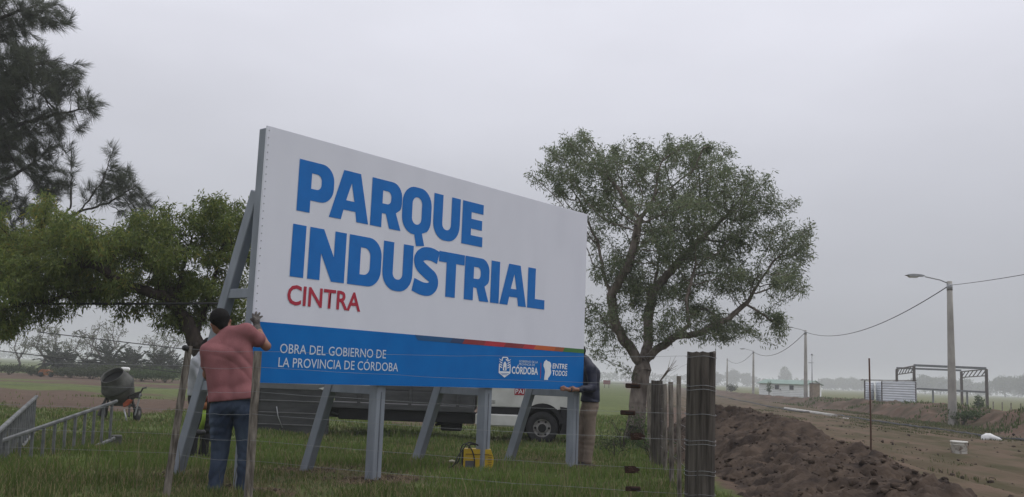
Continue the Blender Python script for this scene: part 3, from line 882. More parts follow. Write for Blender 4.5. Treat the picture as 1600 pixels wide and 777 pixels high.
def lump_points(lumps, Y, n, flat_=1.0, sd=3):
    """sample attractors in ellipsoids given as photo (px,py,rx,ry,dY,rY)"""
    rg = np.random.default_rng(sd)
    w = np.array([l[2] * l[3] for l in lumps], float); w /= w.sum()
    out = []
    k = rg.choice(len(lumps), n, p=w)
    subs = []
    for l in lumps:                                   # leafy clumps inside each mass, gaps between them
        q = rg.normal(0, 1, (max(5, int(l[2] * l[3] / 330)), 3)); q /= np.linalg.norm(q, axis=1)[:, None]
        subs.append(q * (rg.random((len(q), 1)) ** 0.45))
    for i in k:
        px, py, rx, ry, dY, rY = lumps[i]
        c = subs[i][rg.integers(0, len(subs[i]))]
        v = c + rg.normal(0, 1, 3) * np.minimum(0.30, np.array([11.0 / rx, 9.0 / ry, 0.28 / rY]) * 1.15)
        out.append(at(px + v[0] * rx, py + v[1] * ry, Y + dY + v[2] * rY))
    return np.array(out)

def bark(name, c1, c2, sc=9):
    return mat(name, c1, 0.9, color2=c2, scale=sc, bump=0.8, bscale=26, spec=0.15, stretch=(1, 1, 0.3))
def greens(n, stops, jit=0.35):
    S = np.array(stops); k = rng.integers(0, len(S), n); k2 = rng.integers(0, len(S), n); t = rng.random((n, 1))
    return (S[k] * t + S[k2] * (1 - t)) * (1 - jit / 2 + jit * rng.random((n, 1)))
leafm = leaf_mat('leaf', 0.48, 0.55)

def make_tree(name, label, cat, base, init, A, di, dk, step, r0, bark_m, leaf_fn, iters=120, tropism=(0, 0, 0), sides=6, group=None, e=2.3, seed=1, tip=0.004):
    pos, par = colonize(init, A, di, dk, step, iters, tropism, seed)
    r, nk = branch_radii(par, r0, e, tip)
    for i in range(min(5, len(r))):                    # root flare
        r[i] *= 1 + 0.5 * (1 - i / 5) ** 2
    t = thing(name, label, cat, base, group=group)
    base = np.array(base, float)
    V, Fq = tree_wood(pos - base, par, r, sides)
    link('trunk', np_mesh('trunk', V, Fq, bark_m, True), t)
    LV, LF, LC = leaf_fn(pos - base, par, r, nk)
    link('crown', np_mesh('crown', LV, LF, leafm, False, LC), t)
    return t

# ---- broad tree right of the sign
TY = 23.2
tb = gnd(990, 689)
lumps = [(893, 272, 62, 50, 0, 1.0), (935, 240, 62, 42, 0.6, 1.1), (1000, 248, 70, 40, -0.5, 1.3), (1075, 246, 78, 38, 0.3, 1.3), (1130, 285, 60, 48, -0.6, 1.2), (1190, 318, 52, 40, 0.5, 1.0),
         (1222, 372, 46, 38, 0, 0.9), (1235, 412, 38, 26, 0.3, 0.8), (1180, 432, 66, 40, -0.5, 1.1), (1110, 380, 92, 70, 0.8, 1.5), (1020, 345, 95, 80, -0.9, 1.5), (945, 340, 62, 72, 0.6, 1.2), (1060, 440, 100, 52, 0.9, 1.4),
         (960, 430, 60, 55, -0.6, 1.1), (938, 505, 36, 34, 0.2, 0.8), (1130, 490, 66, 26, 0.2, 1.0), (1192, 500, 34, 22, 0, 0.6), (1140, 525, 54, 14, -0.4, 0.8), (1208, 530, 20, 14, -0.3, 0.4), (1080, 300, 90, 60, 0, 1.4), (955, 540, 26, 12, 0, 0.4), (1025, 500, 44, 26, -0.8, 0.8), (1246, 395, 24, 26, 0, 0.5), (1236, 448, 30, 20, 0.2, 0.5), (850, 275, 24, 20, 0, 0.4), (905, 225, 24, 14, 0, 0.4), (1090, 222, 26, 12, 0, 0.4), (1165, 515, 30, 14, 0.3, 0.4), (1165, 285, 36, 28, 0, 0.6), (1150, 350, 60, 50, 0, 1.0), (1215, 335, 34, 26, 0, 0.6)]
A = lump_points(lumps, TY, 6000)
init = [[tb, at(993, 660, TY), at(997, 620, TY), at(1002, 583, TY), at(1004, 566, TY)],
        [at(1003, 572, TY), at(988, 548, TY - .2), at(972, 528, TY - .3), at(960, 500, TY - .4), at(955, 462, TY - .3), at(940, 420, TY)],
        [at(1004, 568, TY), at(1013, 535, TY + .3), at(1012, 500, TY + .4), at(1020, 455, TY + .5), at(1030, 400, TY + .6)],
        [at(1004, 570, TY), at(1026, 546, TY - .1), at(1052, 528, TY - .3), at(1076, 508, TY - .4), at(1072, 470, TY - .5), at(1085, 420, TY - .4)],
        [at(1052, 528, TY - .3), at(1095, 520, TY), at(1135, 500, TY + .2), at(1170, 470, TY + .2)],
        [at(972, 528, TY - .3), at(945, 505, TY), at(925, 470, TY + .2)],
        [at(1000, 590, TY), at(985, 580, TY - .3), at(965, 571, TY - .5), at(945, 562, TY - .6), at(925, 548, TY - .6)],
        [at(1020, 455, TY + .5), at(1060, 410, TY + .9), at(1110, 360, TY + 1)],
        [at(955, 462, TY - .3), at(985, 410, TY - .7), at(1000, 340, TY - .8)]]
def willow_leaf(pos, par, r, nk):
    k = np.nonzero((r < np.quantile(r, 0.80)) & (np.arange(len(r)) > 60))[0]
    d = pos[k] - pos[par[k]]
    rep = 66000 // len(k) + 1
    P = np.repeat(pos[k], rep, 0) - np.repeat(d, rep, 0) * rng.random((len(k) * rep, 1)) + rng.normal(0, 0.075, (len(k) * rep, 3))
    Dr = np.repeat(d, rep, 0) * 3 + rng.normal(0, 0.5, P.shape); Dr[:, 2] -= 0.35
    n = len(P)
    blot = fbm(P[:, 0] * 1.1 + 20, P[:, 2] * 1.1 + P[:, 1] * 0.7 + 9, 3)
    C = greens(n, [(0.132, 0.170, 0.092), (0.175, 0.212, 0.112), (0.110, 0.142, 0.084), (0.200, 0.222, 0.122)])
    C *= (0.75 + 0.6 * blot)[:, None]
    return leaves(P, Dr, 0.075 + 0.07 * rng.random(n), 0.018 + 0.012 * rng.random(n), C)
big_tree = make_tree('broadleaf_tree', 'broad spreading tree with forked trunk standing right of the sign', 'tree', tb, init, A, 1.3, 0.15, 0.11, 0.215,
                     bark('grey_bark', (0.235, 0.200, 0.172), (0.105, 0.085, 0.072)), willow_leaf, 90, (0, 0, 0.05), 7, e=1.8)

# ---- low arching tree at the left
LYD = 17.0
lb = on_ground(338, LYD)
lumps = [(-40, 400, 110, 80, 0, 1.2), (40, 370, 90, 52, 0.5, 1.2), (120, 372, 80, 44, -0.4, 1.1), (200, 385, 70, 44, 0.4, 1.0), (265, 392, 56, 50, -0.3, 0.9), (325, 370, 50, 48, 0.2, 0.8), (352, 335, 36, 28, 0, 0.5),
         (362, 400, 44, 60, 0.3, 0.7), (30, 440, 90, 50, -0.5, 1.2), (110, 430, 80, 36, 0.3, 1.0), (190, 440, 66, 30, 0, 0.9), (290, 445, 60, 40, 0.3, 0.8), (20, 495, 56, 26, -0.2, 0.8), (90, 470, 50, 20, 0, 0.6),
         (235, 488, 36, 18, 0, 0.5), (330, 480, 40, 34, 0.5, 0.6), (-60, 480, 80, 50, 0, 1.0), (345, 318, 14, 16, 0, 0.2), (258, 348, 34, 22, 0, 0.5), (300, 495, 34, 20, 0.2, 0.5), (372, 350, 26, 40, 0.2, 0.5), (375, 460, 34, 44, 0.4, 0.5), (10, 520, 34, 10, 0, 0.4), (262, 505, 22, 14, 0, 0.3), (70, 498, 30, 12, 0, 0.4)]
A = lump_points(lumps, LYD, 6000, sd=8)
init = [[lb, at(334, 640, LYD), at(322, 575, LYD), at(303, 530, LYD - .1), at(290, 500, LYD - .1), at(275, 470, LYD)],
        [at(303, 530, LYD - .1), at(318, 490, LYD + .2), at(335, 440, LYD + .3), at(345, 390, LYD + .2)],
        [at(290, 500, LYD), at(255, 462, LYD - .2), at(200, 448, LYD - .4), at(140, 455, LYD - .4), at(80, 470, LYD - .3), at(10, 480, LYD - .2)],
        [at(275, 470, LYD), at(255, 430, LYD + .3), at(215, 400, LYD + .4), at(160, 385, LYD + .4), at(90, 380, LYD + .4), at(10, 385, LYD + .3)],
        [at(200, 448, LYD - .4), at(150, 415, LYD - .5), at(90, 410, LYD - .6), at(20, 420, LYD - .5), at(-60, 430, LYD - .3)],
        [at(275, 470, LYD), at(285, 420, LYD + .2), at(300, 370, LYD + .3)]]
def feather_leaf(pos, par, r, nk):
    k = np.nonzero((r < np.quantile(r, 0.80)) & (np.arange(len(r)) > 60))[0]
    d = pos[k] - pos[par[k]]
    rep = 90000 // len(k) + 1
    P = np.repeat(pos[k], rep, 0) - np.repeat(d, rep, 0) * rng.random((len(k) * rep, 1)) + rng.normal(0, 0.07, (len(k) * rep, 3))
    Dr = np.repeat(d, rep, 0) * 2 + rng.normal(0, 0.5, P.shape); Dr[:, 2] -= 0.55
    n = len(P)
    blot = fbm(P[:, 0] * 1.3 + 20, P[:, 2] * 1.3 + P[:, 1] * 0.7 + 9, 3)
    C = greens(n, [(0.120, 0.165, 0.044), (0.165, 0.205, 0.054), (0.095, 0.135, 0.044), (0.190, 0.210, 0.052)])
    tipy = (rng.random(n) < np.clip((blot - 0.45) * 0.9, 0, 0.3))
    C[tipy] = np.array([0.24, 0.21, 0.05]) * (0.6 + 0.6 * rng.random((tipy.sum(), 1)))
    C *= (0.7 + 0.65 * blot)[:, None]
    return leaves(P, Dr, 0.07 + 0.06 * rng.random(n), 0.017 + 0.011 * rng.random(n), C)
left_tree = make_tree('broadleaf_tree', 'low arching tree with dense yellowish green leaves left of the sign', 'tree', lb, init, A, 1.1, 0.125, 0.095, 0.145,
                      bark('dark_bark', (0.075, 0.058, 0.048), (0.034, 0.027, 0.024)), feather_leaf, 90, (0, 0, 0.0), 7, e=1.8, seed=4)

# ---- tall needle-leaved tree at the left edge
CY = 27.0
cb = on_ground(-150, CY)
lumps = [(60, 14, 44, 22, 0, 1.0), (20, 45, 52, 34, 0.5, 1.2), (88, 34, 24, 14, 0, 0.4), (25, 105, 56, 44, -0.5, 1.2), (80, 118, 34, 34, 0.3, 0.7), (112, 130, 24, 22, 0.2, 0.5), (140, 168, 20, 13, 0, 0.4), (100, 165, 40, 22, -0.2, 0.7), (120, 205, 14, 10, 0, 0.3),
         (40, 190, 50, 34, 0.4, 1.0), (70, 240, 26, 26, 0, 0.5), (25, 265, 46, 36, -0.4, 0.9), (60, 285, 34, 24, 0.2, 0.6), (-60, 150, 90, 150, 0, 1.8), (-60, 0, 80, 60, 0, 1.5), (-100, 320, 90, 90, 0, 1.5), (20, 315, 60, 30, 0, 0.8),
         (175, 248, 12, 24, 0, 0.3), (190, 285, 30, 30, 0.2, 0.5), (205, 310, 26, 26, 0, 0.4), (112, 268, 12, 32, 0, 0.3), (160, 310, 34, 24, 0, 0.5), (216, 335, 16, 14, 0, 0.3)]
A = lump_points(lumps, CY, 9000, sd=5)
init = [[cb, at(-140, 500, CY), at(-120, 350, CY), at(-105, 200, CY), at(-90, 60, CY), at(-80, -60, CY)],
        [at(-112, 270, CY), at(-40, 225, CY), at(30, 195, CY), at(90, 178, CY), at(135, 170, CY)],
        [at(-105, 200, CY), at(-40, 140, CY + .3), at(20, 110, CY + .3), at(75, 95, CY)],
        [at(-95, 90, CY), at(-40, 40, CY), at(10, 25, CY), at(60, 8, CY)],
        [at(-120, 350, CY), at(-50, 305, CY - .3), at(10, 280, CY - .3), at(60, 250, CY)],
        [at(-130, 430, CY), at(-20, 390, CY), at(70, 365, CY), at(125, 330, CY), at(160, 285, CY), at(178, 232, CY)],
        [at(70, 365, CY), at(110, 325, CY + .2), at(112, 250, CY + .2)],
        [at(125, 330, CY), at(170, 318, CY), at(212, 290, CY)]]
def needle_leaf(pos, par, r, nk):
    k = np.nonzero((r < np.quantile(r, 0.82)) & (np.arange(len(r)) > 100))[0]
    d = pos[k] - pos[par[k]]; d /= np.linalg.norm(d, axis=1)[:, None] + 1e-9
    rep = 170000 // len(k) + 1
    P = np.repeat(pos[k], rep, 0) - np.repeat(d, rep, 0) * 0.16 * rng.random((len(k) * rep, 1)) + rng.normal(0, 0.02, (len(k) * rep, 3))
    Dr = np.repeat(d, rep, 0) * 0.9 + rng.normal(0, 0.34, P.shape); Dr[:, 2] += 0.10; Dr[:, 0] += 0.30
    n = len(P)
    C = greens(n, [(0.066, 0.080, 0.058), (0.090, 0.104, 0.066), (0.105, 0.112, 0.080), (0.074, 0.084, 0.070)])
    return leaves(P, Dr, 0.20 + 0.18 * rng.random(n), np.full(n, 0.0095), C, 0.05)
casu = make_tree('needle_tree', 'tall dark needle-leaved tree rising at the left edge', 'tree', cb, init, A, 1.9, 0.15, 0.13, 0.24,
                 bark('needle_bark', (0.07, 0.058, 0.05), (0.035, 0.03, 0.027)), needle_leaf, 80, (0.05, 0, 0.06), 6, e=1.9, seed=9)

# ---- small open trees along the far side of the pasture, left
def far_tree(px, Y, hpx, wpx, label, seed, leafn=9, stops=None, name='field_tree', group='open trees across the pasture', lsize=0.25, dens=420, cat='tree'):
    b = on_ground(px, Y); m = Y / F_PX
    hgt, wid = hpx * m, wpx * m
    rg = np.random.default_rng(seed)
    Ap = []
    for q in range(dens):
        v = rg.normal(0, 1, 3); v = v / np.linalg.norm(v) * rg.random() ** (1 / 3)
        lob = 0.8 + 0.35 * math.sin(3 * math.atan2(v[2], v[0]) + seed) 
        Ap.append(b + np.array([v[0] * wid / 2 * lob, v[1] * wid / 2 * lob, hgt * 0.66 + v[2] * hgt * 0.36]))
    step = hgt * 0.035
    init = [[b, b + np.array([rg.normal(0, .03) * hgt, 0, hgt * 0.18]), b + np.array([rg.normal(0, .05) * hgt, 0, hgt * 0.33])],
            [b + np.array([0, 0, hgt * 0.26]), b + np.array([wid * 0.2, 0.1, hgt * 0.5])], [b + np.array([0, 0, hgt * 0.28]), b + np.array([-wid * 0.2, -0.1, hgt * 0.52])]]
    st = stops or [(0.090, 0.105, 0.052), (0.115, 0.125, 0.065), (0.075, 0.090, 0.048)]
    def lf(pos, par, r, nk):
        k = np.nonzero(nk == 0)[0]; k = np.concatenate([k, par[k], par[par[k]]])
        P = np.repeat(pos[k], leafn, 0) + rng.normal(0, lsize * 0.55, (len(k) * leafn, 3)); n = len(P)
        return leaves(P, rng.normal(0, 1, P.shape), lsize * (0.6 + 0.8 * rng.random(n)), lsize * 0.42 * (0.6 + 0.8 * rng.random(n)), greens(n, st))
    return make_tree(name, label, cat, b, init, np.array(Ap), hgt * 0.6, step * 1.6, step, hgt * 0.028, bark('far_bark', (0.10, 0.085, 0.075), (0.06, 0.05, 0.045)), lf, 50, (0, 0, 0.03), 5, group, 1.9, seed, tip=0.018)
G1 = 'open trees across the pasture'
far_tree(27, 112, 62, 36, 'slim bare young tree farthest left across the pasture', 21, 3, lsize=0.20, dens=160)
far_tree(68, 108, 74, 74, 'leafy round tree behind the clump of palms at far left', 22, 4)
far_tree(128, 116, 62, 62, 'sparse leaning tree beside the largest open tree', 23, 3, dens=260)
far_tree(158, 110, 84, 86, 'largest open tree across the pasture, above the mixer drum', 24, 2, dens=420)
far_tree(252, 110, 72, 76, 'open tree across the pasture, just left of the man in pink', 25, 2, dens=380)

# ---- small palms
frond_m = leafm
def palm(px, Y, hpx, label, seed):
    b = on_ground(px, Y); s = 1.3 * hpx * Y / F_PX
    rg = np.random.default_rng(seed)
    t = thing('palm', label, 'palm', b, group='low palms across the pasture')
    MB().tube([(0, 0, -0.1), (0.02 * s, 0, s * 0.2), (0, 0.02, s * 0.38)], [0.16 * s, 0.14 * s, 0.10 * s], 8).build('trunk', bark('palm_bark', (0.09, 0.075, 0.06), (0.045, 0.037, 0.03)), t)
    Ps = []; Ds = []; Ls = []
    for k in range(48):
        az = rg.random() * 2 * math.pi; el = rad(-8 + 88 * rg.random()); L = s * (0.62 + 0.3 * rg.random())
        p = np.array([0, 0, s * 0.38]); v = np.array([math.cos(az) * math.cos(el), math.sin(az) * math.cos(el), math.sin(el)])
        for j in range(11):
            v = v + np.array([0, 0, -0.085]); v /= np.linalg.norm(v); p = p + v * L / 11
            sd_ = np.cross(v, (0, 0, 1)); sd_ /= np.linalg.norm(sd_) + 1e-6
            for sg in (-1, 1):
                Ps.append(p); Ds.append(v * 0.7 + sd_ * sg * 0.8 + np.array([0, 0, -0.12])); Ls.append(L * 0.30 * (1 - abs(j / 11 - 0.4)))
            Ps.append(p - v * L / 11); Ds.append(v); Ls.append(L / 9)
    n = len(Ps)
    V, Fq, C = leaves(np.array(Ps), np.array(Ds), np.array(Ls), np.full(n, 0.062 * s), greens(n, [(0.026, 0.036, 0.018), (0.038, 0.048, 0.024), (0.022, 0.028, 0.017)]))
    link('crown', np_mesh('crown', V, Fq, leafm, False, C), t)
palm(83, 100, 30, 'wide bushy palm clump under the leafy round tree', 1)
palm(108, 104, 22, 'smaller palm right beside the wide palm clump', 2)
palm(137, 103, 20, 'small palm under the sparse leaning tree', 3)
palm(170, 98, 34, 'tallest palm, below the largest open tree', 4)
palm(206, 98, 30, 'palm with round head just right of the tallest palm', 5)
palm(243, 99, 30, 'palm under the open tree nearest the man in pink', 6)
palm(268, 101, 24, 'last low palm behind the leaning fence stake', 7)

# ---- low shrubs in front of them, leaf clumps on thin stems
def shrub(b, w, h, label, seed, stops, n=900, ls=0.12, group=None, stems=9, cat='shrub'):
    rg = np.random.default_rng(seed); b = np.array(b, float)
    t = thing('shrub', label, cat, b, group=group)
    mb = MB(); P = []
    for k in range(stems):
        a = rg.random() * 2 * math.pi; q = rg.random() ** .6
        e_ = np.array([math.cos(a) * w / 2 * q, math.sin(a) * w / 2 * q * 0.6, h * (0.55 + 0.45 * rg.random())])
        mid = e_ * np.array([0.35, 0.35, 0.55]) + rg.normal(0, .05 * h, 3)
        mb.tube([(0, 0, -0.05), mid, e_], [0.02 * h, 0.013 * h, 0.005 * h], 5)
        for j in range(n // stems):
            s_ = 0.2 + 0.8 * rg.random() ** .7; p = mid * (1 - s_) + e_ * s_
            P.append(p + rg.normal(0, 1, 3) * np.array([w * 0.13, w * 0.10, h * 0.13]))
    mb.build('stem', bark('shrub_bark', (0.075, 0.06, 0.05), (0.04, 0.033, 0.03)), t)
    P = np.array(P); P = P[P[:, 2] > 0.0]; n = len(P)
    V, Fq, C = leaves(P, rng.normal(0, 1, P.shape) + np.array([0, 0, .3]), ls * (0.6 + 0.8 * rng.random(n)), ls * 0.4 * (0.6 + 0.8 * rng.random(n)), greens(n, stops))
    link('leaves', np_mesh('leaves', V, Fq, leafm, False, C), t)
    return t
DK = [(0.050, 0.066, 0.030), (0.065, 0.080, 0.038), (0.040, 0.052, 0.028)]
GR = [(0.052, 0.088, 0.030), (0.070, 0.108, 0.036), (0.042, 0.070, 0.026)]
for i, (px, Y, w, h, st, lab) in enumerate([
        (15, 84, 5.0, 1.2, DK, 'low dark scrub at the left edge of the pasture'), (66, 82, 2.4, 1.0, DK, 'small dark shrub beside the orange machine'), (110, 80, 4.2, 1.1, DK, 'low scrub below the small palms'),
        (143, 79, 4.0, 1.2, DK, 'brownish scrub left of the mixer drum'), (186, 78, 4.6, 1.9, DK, 'tall dark shrub behind the mixer drum'), (222, 76, 4.0, 1.2, GR, 'bright green shrub right of the mixer'), (258, 76, 4.4, 1.5, GR, 'wide green shrub behind the leaning stake')]):
    shrub(on_ground(px, Y), w, h * 0.62, lab, 40 + i, st, 1400, 0.22, 'scrub along the pasture edge', 14)
for i, (px, Y, w, h, st, lab, n_) in enumerate([
        (972, 21.0, 0.9, 0.85, DK, 'thin twiggy sapling left of the forked tree trunk', 120), (960, 17.5, 0.8, 0.42, DK, 'low twiggy weed in front of the forked tree trunk', 260), (1012, 20.5, 0.8, 0.8, GR, 'leafy shrub right of the forked tree trunk', 420), (1020, 17.5, 0.9, 0.5, GR, 'low leafy weed at the foot of the thick fence post', 380)]):
    shrub(on_ground(px, Y), w, h, lab, 60 + i, st, n_, 0.06, None, 8)
shrub((*on_ground(1503, 43.2)[:2], bank_z(*on_ground(1503, 43.2)[:2])), 1.8, 0.7, 'green bush at the foot of the near lamp post', 70, GR, 900, 0.13)
shrub(on_ground(1142, 170), 2.2, 1.4, 'small dark bush near the farthest lamp post', 71, DK, 500, 0.3)

# ---- hazy trees on the horizon, right
for i, (px, Y, hpx, wpx, lab) in enumerate([
        (1118, 420, 17, 26, 'faint tree left of the farthest lamp post'), (1147, 430, 22, 28, 'faint tall tree behind the farthest lamp post'), (1168, 440, 18, 24, 'faint tree between the two farthest lamp posts'),
        (1227, 430, 31, 20, 'faint tree showing over the green roof'), (1293, 420, 15, 44, 'low hazy tree right of the block pillar'), (1318, 425, 18, 46, 'hazy tree between the pillar and the iron sheds'), (1340, 415, 16, 44, 'hazy tree left of the corrugated enclosure'),
        (1446, 330, 26, 40, 'hazy tree just right of the corrugated sheets'), (1470, 335, 25, 46, 'hazy round tree left of the near lamp post'), (1508, 340, 22, 44, 'hazy tree seen through the steel frame'), (1532, 350, 17, 36, 'low hazy tree at the frame right post'),
        (1571, 300, 30, 56, 'broad round tree on the horizon right of the frame'), (1603, 280, 32, 34, 'dark tree cut by the right edge of the view'), (1591, 360, 20, 40, 'faint low tree near the right edge of the view')]):
    far_tree(px, Y * 1.9, hpx, wpx, lab, 100 + i, 14, DK, 'horizon_tree', 'hazy trees on the horizon', 1.6, 150)
# continuous wood far off
P = []
for k in range(5200):
    x = 60 + 960 * rng.random(); y = 880 + 90 * rng.random()
    h_ = 8.5 * (0.4 + fbm(np.array(x * 0.025), np.array(y * 0.01), 3)) * rng.random() ** 0.6
    P.append((x, y, -0.3 + h_))
for k in range(2600):
    x = -800 + 640 * rng.random(); y = 880 + 90 * rng.random()
    P.append((x, y, -0.3 + 7.0 * (0.4 + fbm(np.array(x * 0.025), np.array(y * 0.01), 3)) * rng.random() ** 0.6))
P = np.array(P)
V, Fq, C = leaves(P, rng.normal(0, 1, P.shape), 2.8 + 2.0 * rng.random(len(P)), 1.7 + 1.0 * rng.random(len(P)), greens(len(P), DK))
tag(link('distant_wood', np_mesh('distant_wood', V, Fq, leafm, False, C)), 'misty belt of trees along the horizon', 'wood', kind='stuff')

# ================================================================== FENCES
wood_old = mat('weathered_wood', (0.270, 0.240, 0.205), 0.92, color2=(0.075, 0.064, 0.054), scale=10, bump=0.9, bscale=40, spec=0.12, stretch=(3.0, 3.0, 0.5), detail=10, lo=0.36, hi=0.66)
wood_post = mat('old_post_wood', (0.122, 0.108, 0.094), 0.92, color2=(0.040, 0.035, 0.031), scale=14, bump=1.0, bscale=44, spec=0.12, stretch=(2.6, 2.6, 0.16), detail=11, lo=0.34, hi=0.66)
wire_m = mat('galvanised_wire', (0.30, 0.31, 0.32), 0.45, var=0.35, scale=3, metal=0.5, spec=0.4)
rust = mat('rust', (0.062, 0.036, 0.028), 0.9, color2=(0.028, 0.018, 0.015), scale=14, bump=0.5, bscale=60, spec=0.15)

def rough_post(mb, a, b, r0, r1, n=14, k=10, wob=0.06, sd=1, top=True):
    """round post with fluted, uneven grain and a worn top"""
    rg = np.random.default_rng(sd)
    a = np.array(a, float); b = np.array(b, float)
    flute = rg.normal(0, 1, n) * wob
    bend = rg.normal(0, 1, 2) * wob * r0 * 1.6
    vs = []; fs = []
    for i in range(k + 1):
        t = i / k; c = a + (b - a) * t + np.array([bend[0], bend[1], 0]) * math.sin(t * math.pi)
        r = r0 + (r1 - r0) * t
        for j in range(n):
            th = 2 * math.pi * j / n
            q = r * (1 + flute[j] + rg.normal(0, 1) * wob * 0.35)
            z = rg.normal(0, 1) * 0.05 * r * (1 if i == k else 0)
            vs.append(c + np.array([math.cos(th) * q, math.sin(th) * q, z]))
    for i in range(k):
        for j in range(n):
            j2 = (j + 1) % n
            fs.append((i * n + j, i * n + j2, (i + 1) * n + j2, (i + 1) * n + j))
    vs.append(b + np.array([0, 0, -0.01 if top else 0.01])); o = len(vs) - 1
    for j in range(n): fs.append((k * n + j, k * n + (j + 1) % n, o))
    mb.add(vs, fs, 0, False)
    return mb

# corner post, thick, close to the camera
cpx = at(1095, 600, 7.0); cp = np.array([cpx[0], 7.0, float(ground_z(cpx[0], 7.0))])
ctop = at(1095, 551, 7.0)[2]
cpost = thing('corner_post', 'thick weathered round fence post in front of the soil heap', 'post', cp)
po = rough_post(MB(), (0, 0, -0.3), (0.0, 0, ctop - cp[2]), 0.108, 0.103, 30, 16, 0.028, 3)
po.build('shaft', wood_post, cpost)
WZ = [1.415, 1.205, 1.0, 0.815, 0.60, 0.435]
for i, z in enumerate(WZ):
    for dz in ((0.0, -0.028) if i in (1, 3, 4) else (0.0,)):
        w = MB(); w.tube([(0.112 * math.cos(t), 0.112 * math.sin(t), z + dz + 0.006 * math.sin(3 * t)) for t in np.linspace(0, 2 * math.pi, 25)], 0.0017, 5)
        w.build('wire_tie', wire_m, cpost)
# leaning stakes of the same fence
S1 = at(290, 600, 8.6); S2 = at(398, 600, 8.1)
def stake(top_px, bot_px, Y, r, label, sd, grp='stakes of the near wire fence'):
    a = at(*bot_px, Y); b = at(*top_px, Y)
    gz = float(ground_z(a[0], a[1]))
    d = (b - a); t = (gz - 0.15 - a[2]) / d[2]; a2 = a + d * t
    o = thing('fence_stake', label, 'stake', (a2[0], a2[1], gz), group=grp)
    base = np.array([a2[0], a2[1], gz])
    rough_post(MB(), a2 - base, b - base, r, r * 0.92, 10, 12, 0.10, sd).build('shaft', wood_old, o)
    return a2, b
st1 = stake((296, 541), (264, 748), 8.6, 0.036, 'leaning rough wooden stake left of the man in pink', 5)
st2 = stake((403, 549), (388, 777), 8.1, 0.033, 'rough wooden stake crossing in front of the man in pink', 6)
knob = MB().lathe([(0.012, -0.02), (0.03, -0.012), (0.034, 0.012), (0.02, 0.03), (0.0, 0.034)], at(289.5, 545, 8.55), (0.2, 0.2, 1), 10).build('insulator', mat('black_rubber', (0.02, 0.02, 0.022), 0.6))
tag(knob, 'black insulator knob on top of the leaning stake', 'insulator')
# wires
def stake_x(st, z):
    a, b = st; t = (z - a[2]) / (b[2] - a[2]); return a + (b - a) * t
lab_w = ['topmost strand of the near wire fence', 'second strand from the top of the near wire fence', 'third strand from the top of the near wire fence', 'fourth strand from the top of the near wire fence', 'fifth strand from the top of the near wire fence', 'lowest strand of the near wire fence']
for i, z in enumerate(WZ):
    pts = []
    p1 = stake_x(st1, min(z, 1.36)); p2 = stake_x(st2, min(z, 1.34))
    far = np.array([-7.4, 9.4, z - 0.03])
    key = [far, p1 + np.array([0, -0.04, 0.0]), p2 + np.array([0, -0.04, 0.01]), np.array([cp[0] - 0.1, 6.93, z]), ]
    for a, b in zip(key[:-1], key[1:]):
        for t in np.linspace(0, 1, 14, endpoint=False):
            pts.append(a + (b - a) * t + np.array([0, 0, -0.02 * 4 * t * (1 - t)]) + np.array([0, 0, rnd.gauss(0, 0.0018)]))
    pts.append(key[-1])
    # carries on along the side fence
    for y in np.linspace(8, 34, 14):
        pts.append(np.array([float(fence_side_x(y)) + 0.02, y, z - 0.30 * smooth((y - 8) / 10.0) * 0.85]))
    w = MB().tube(pts, 0.00115, 5).build('fence_wire', wire_m)
    tag(w, lab_w[i], 'wire', 'strands of the near wire fence')
# rusty strainers hanging on the strands left of the corner post
for (px, py, n_, lab) in [(989, 603, 0, 'rusty wire strainer seen against the tree trunk, topmost of five'), (981, 645, 1, 'rusty bar strainer on the third strand, second of five'), (996, 682, 2, 'rusty ratchet strainer, middle of the five'), (987, 734, 3, 'rusty ratchet strainer with open jaws, second from the bottom'), (989, 764, 4, 'rusty flat bar strainer, lowest of five')]:
    c = at(px, py, 7.05)
    L = 0.112 if n_ != 2 else 0.10
    o = thing('wire_strainer', lab, 'strainer', c, group='rusty strainers on the near fence')
    if n_ in (0, 1, 4):
        MB().box((0, 0, 0), (L, 0.018, 0.036), bev=0.006, rz=0.05).build('bar', rust, o)
        MB().box((0.01, -0.011, 0), (L * 0.5, 0.006, 0.012)).build('slot', mat('slot_dark', (0.02, 0.015, 0.013), 0.9), o)
    else:
        mb = MB()
        mb.prism([(-0.055, 0.024), (0.02, 0.028), (0.058, 0.006), (0.058, -0.006), (0.02, -0.026), (-0.05, -0.026)], (0, -0.004, 0), (1, 0, 0), (0, 0, 1), (0, 1, 0), 0.005)
        mb.build('side_plate', rust, o)
        MB().lathe([(0.019, -0.016), (0.021, -0.014), (0.021, 0.014), (0.019, 0.016)], (-0.012, -0.006, 0), (0, 1, 0), 10).build('ratchet_drum', rust, o)
        MB().tube([(-0.012, -0.024, 0), (0.03, -0.026, -0.012), (0.05, -0.02, -0.02)], 0.004, 6).build('lever', rust, o)

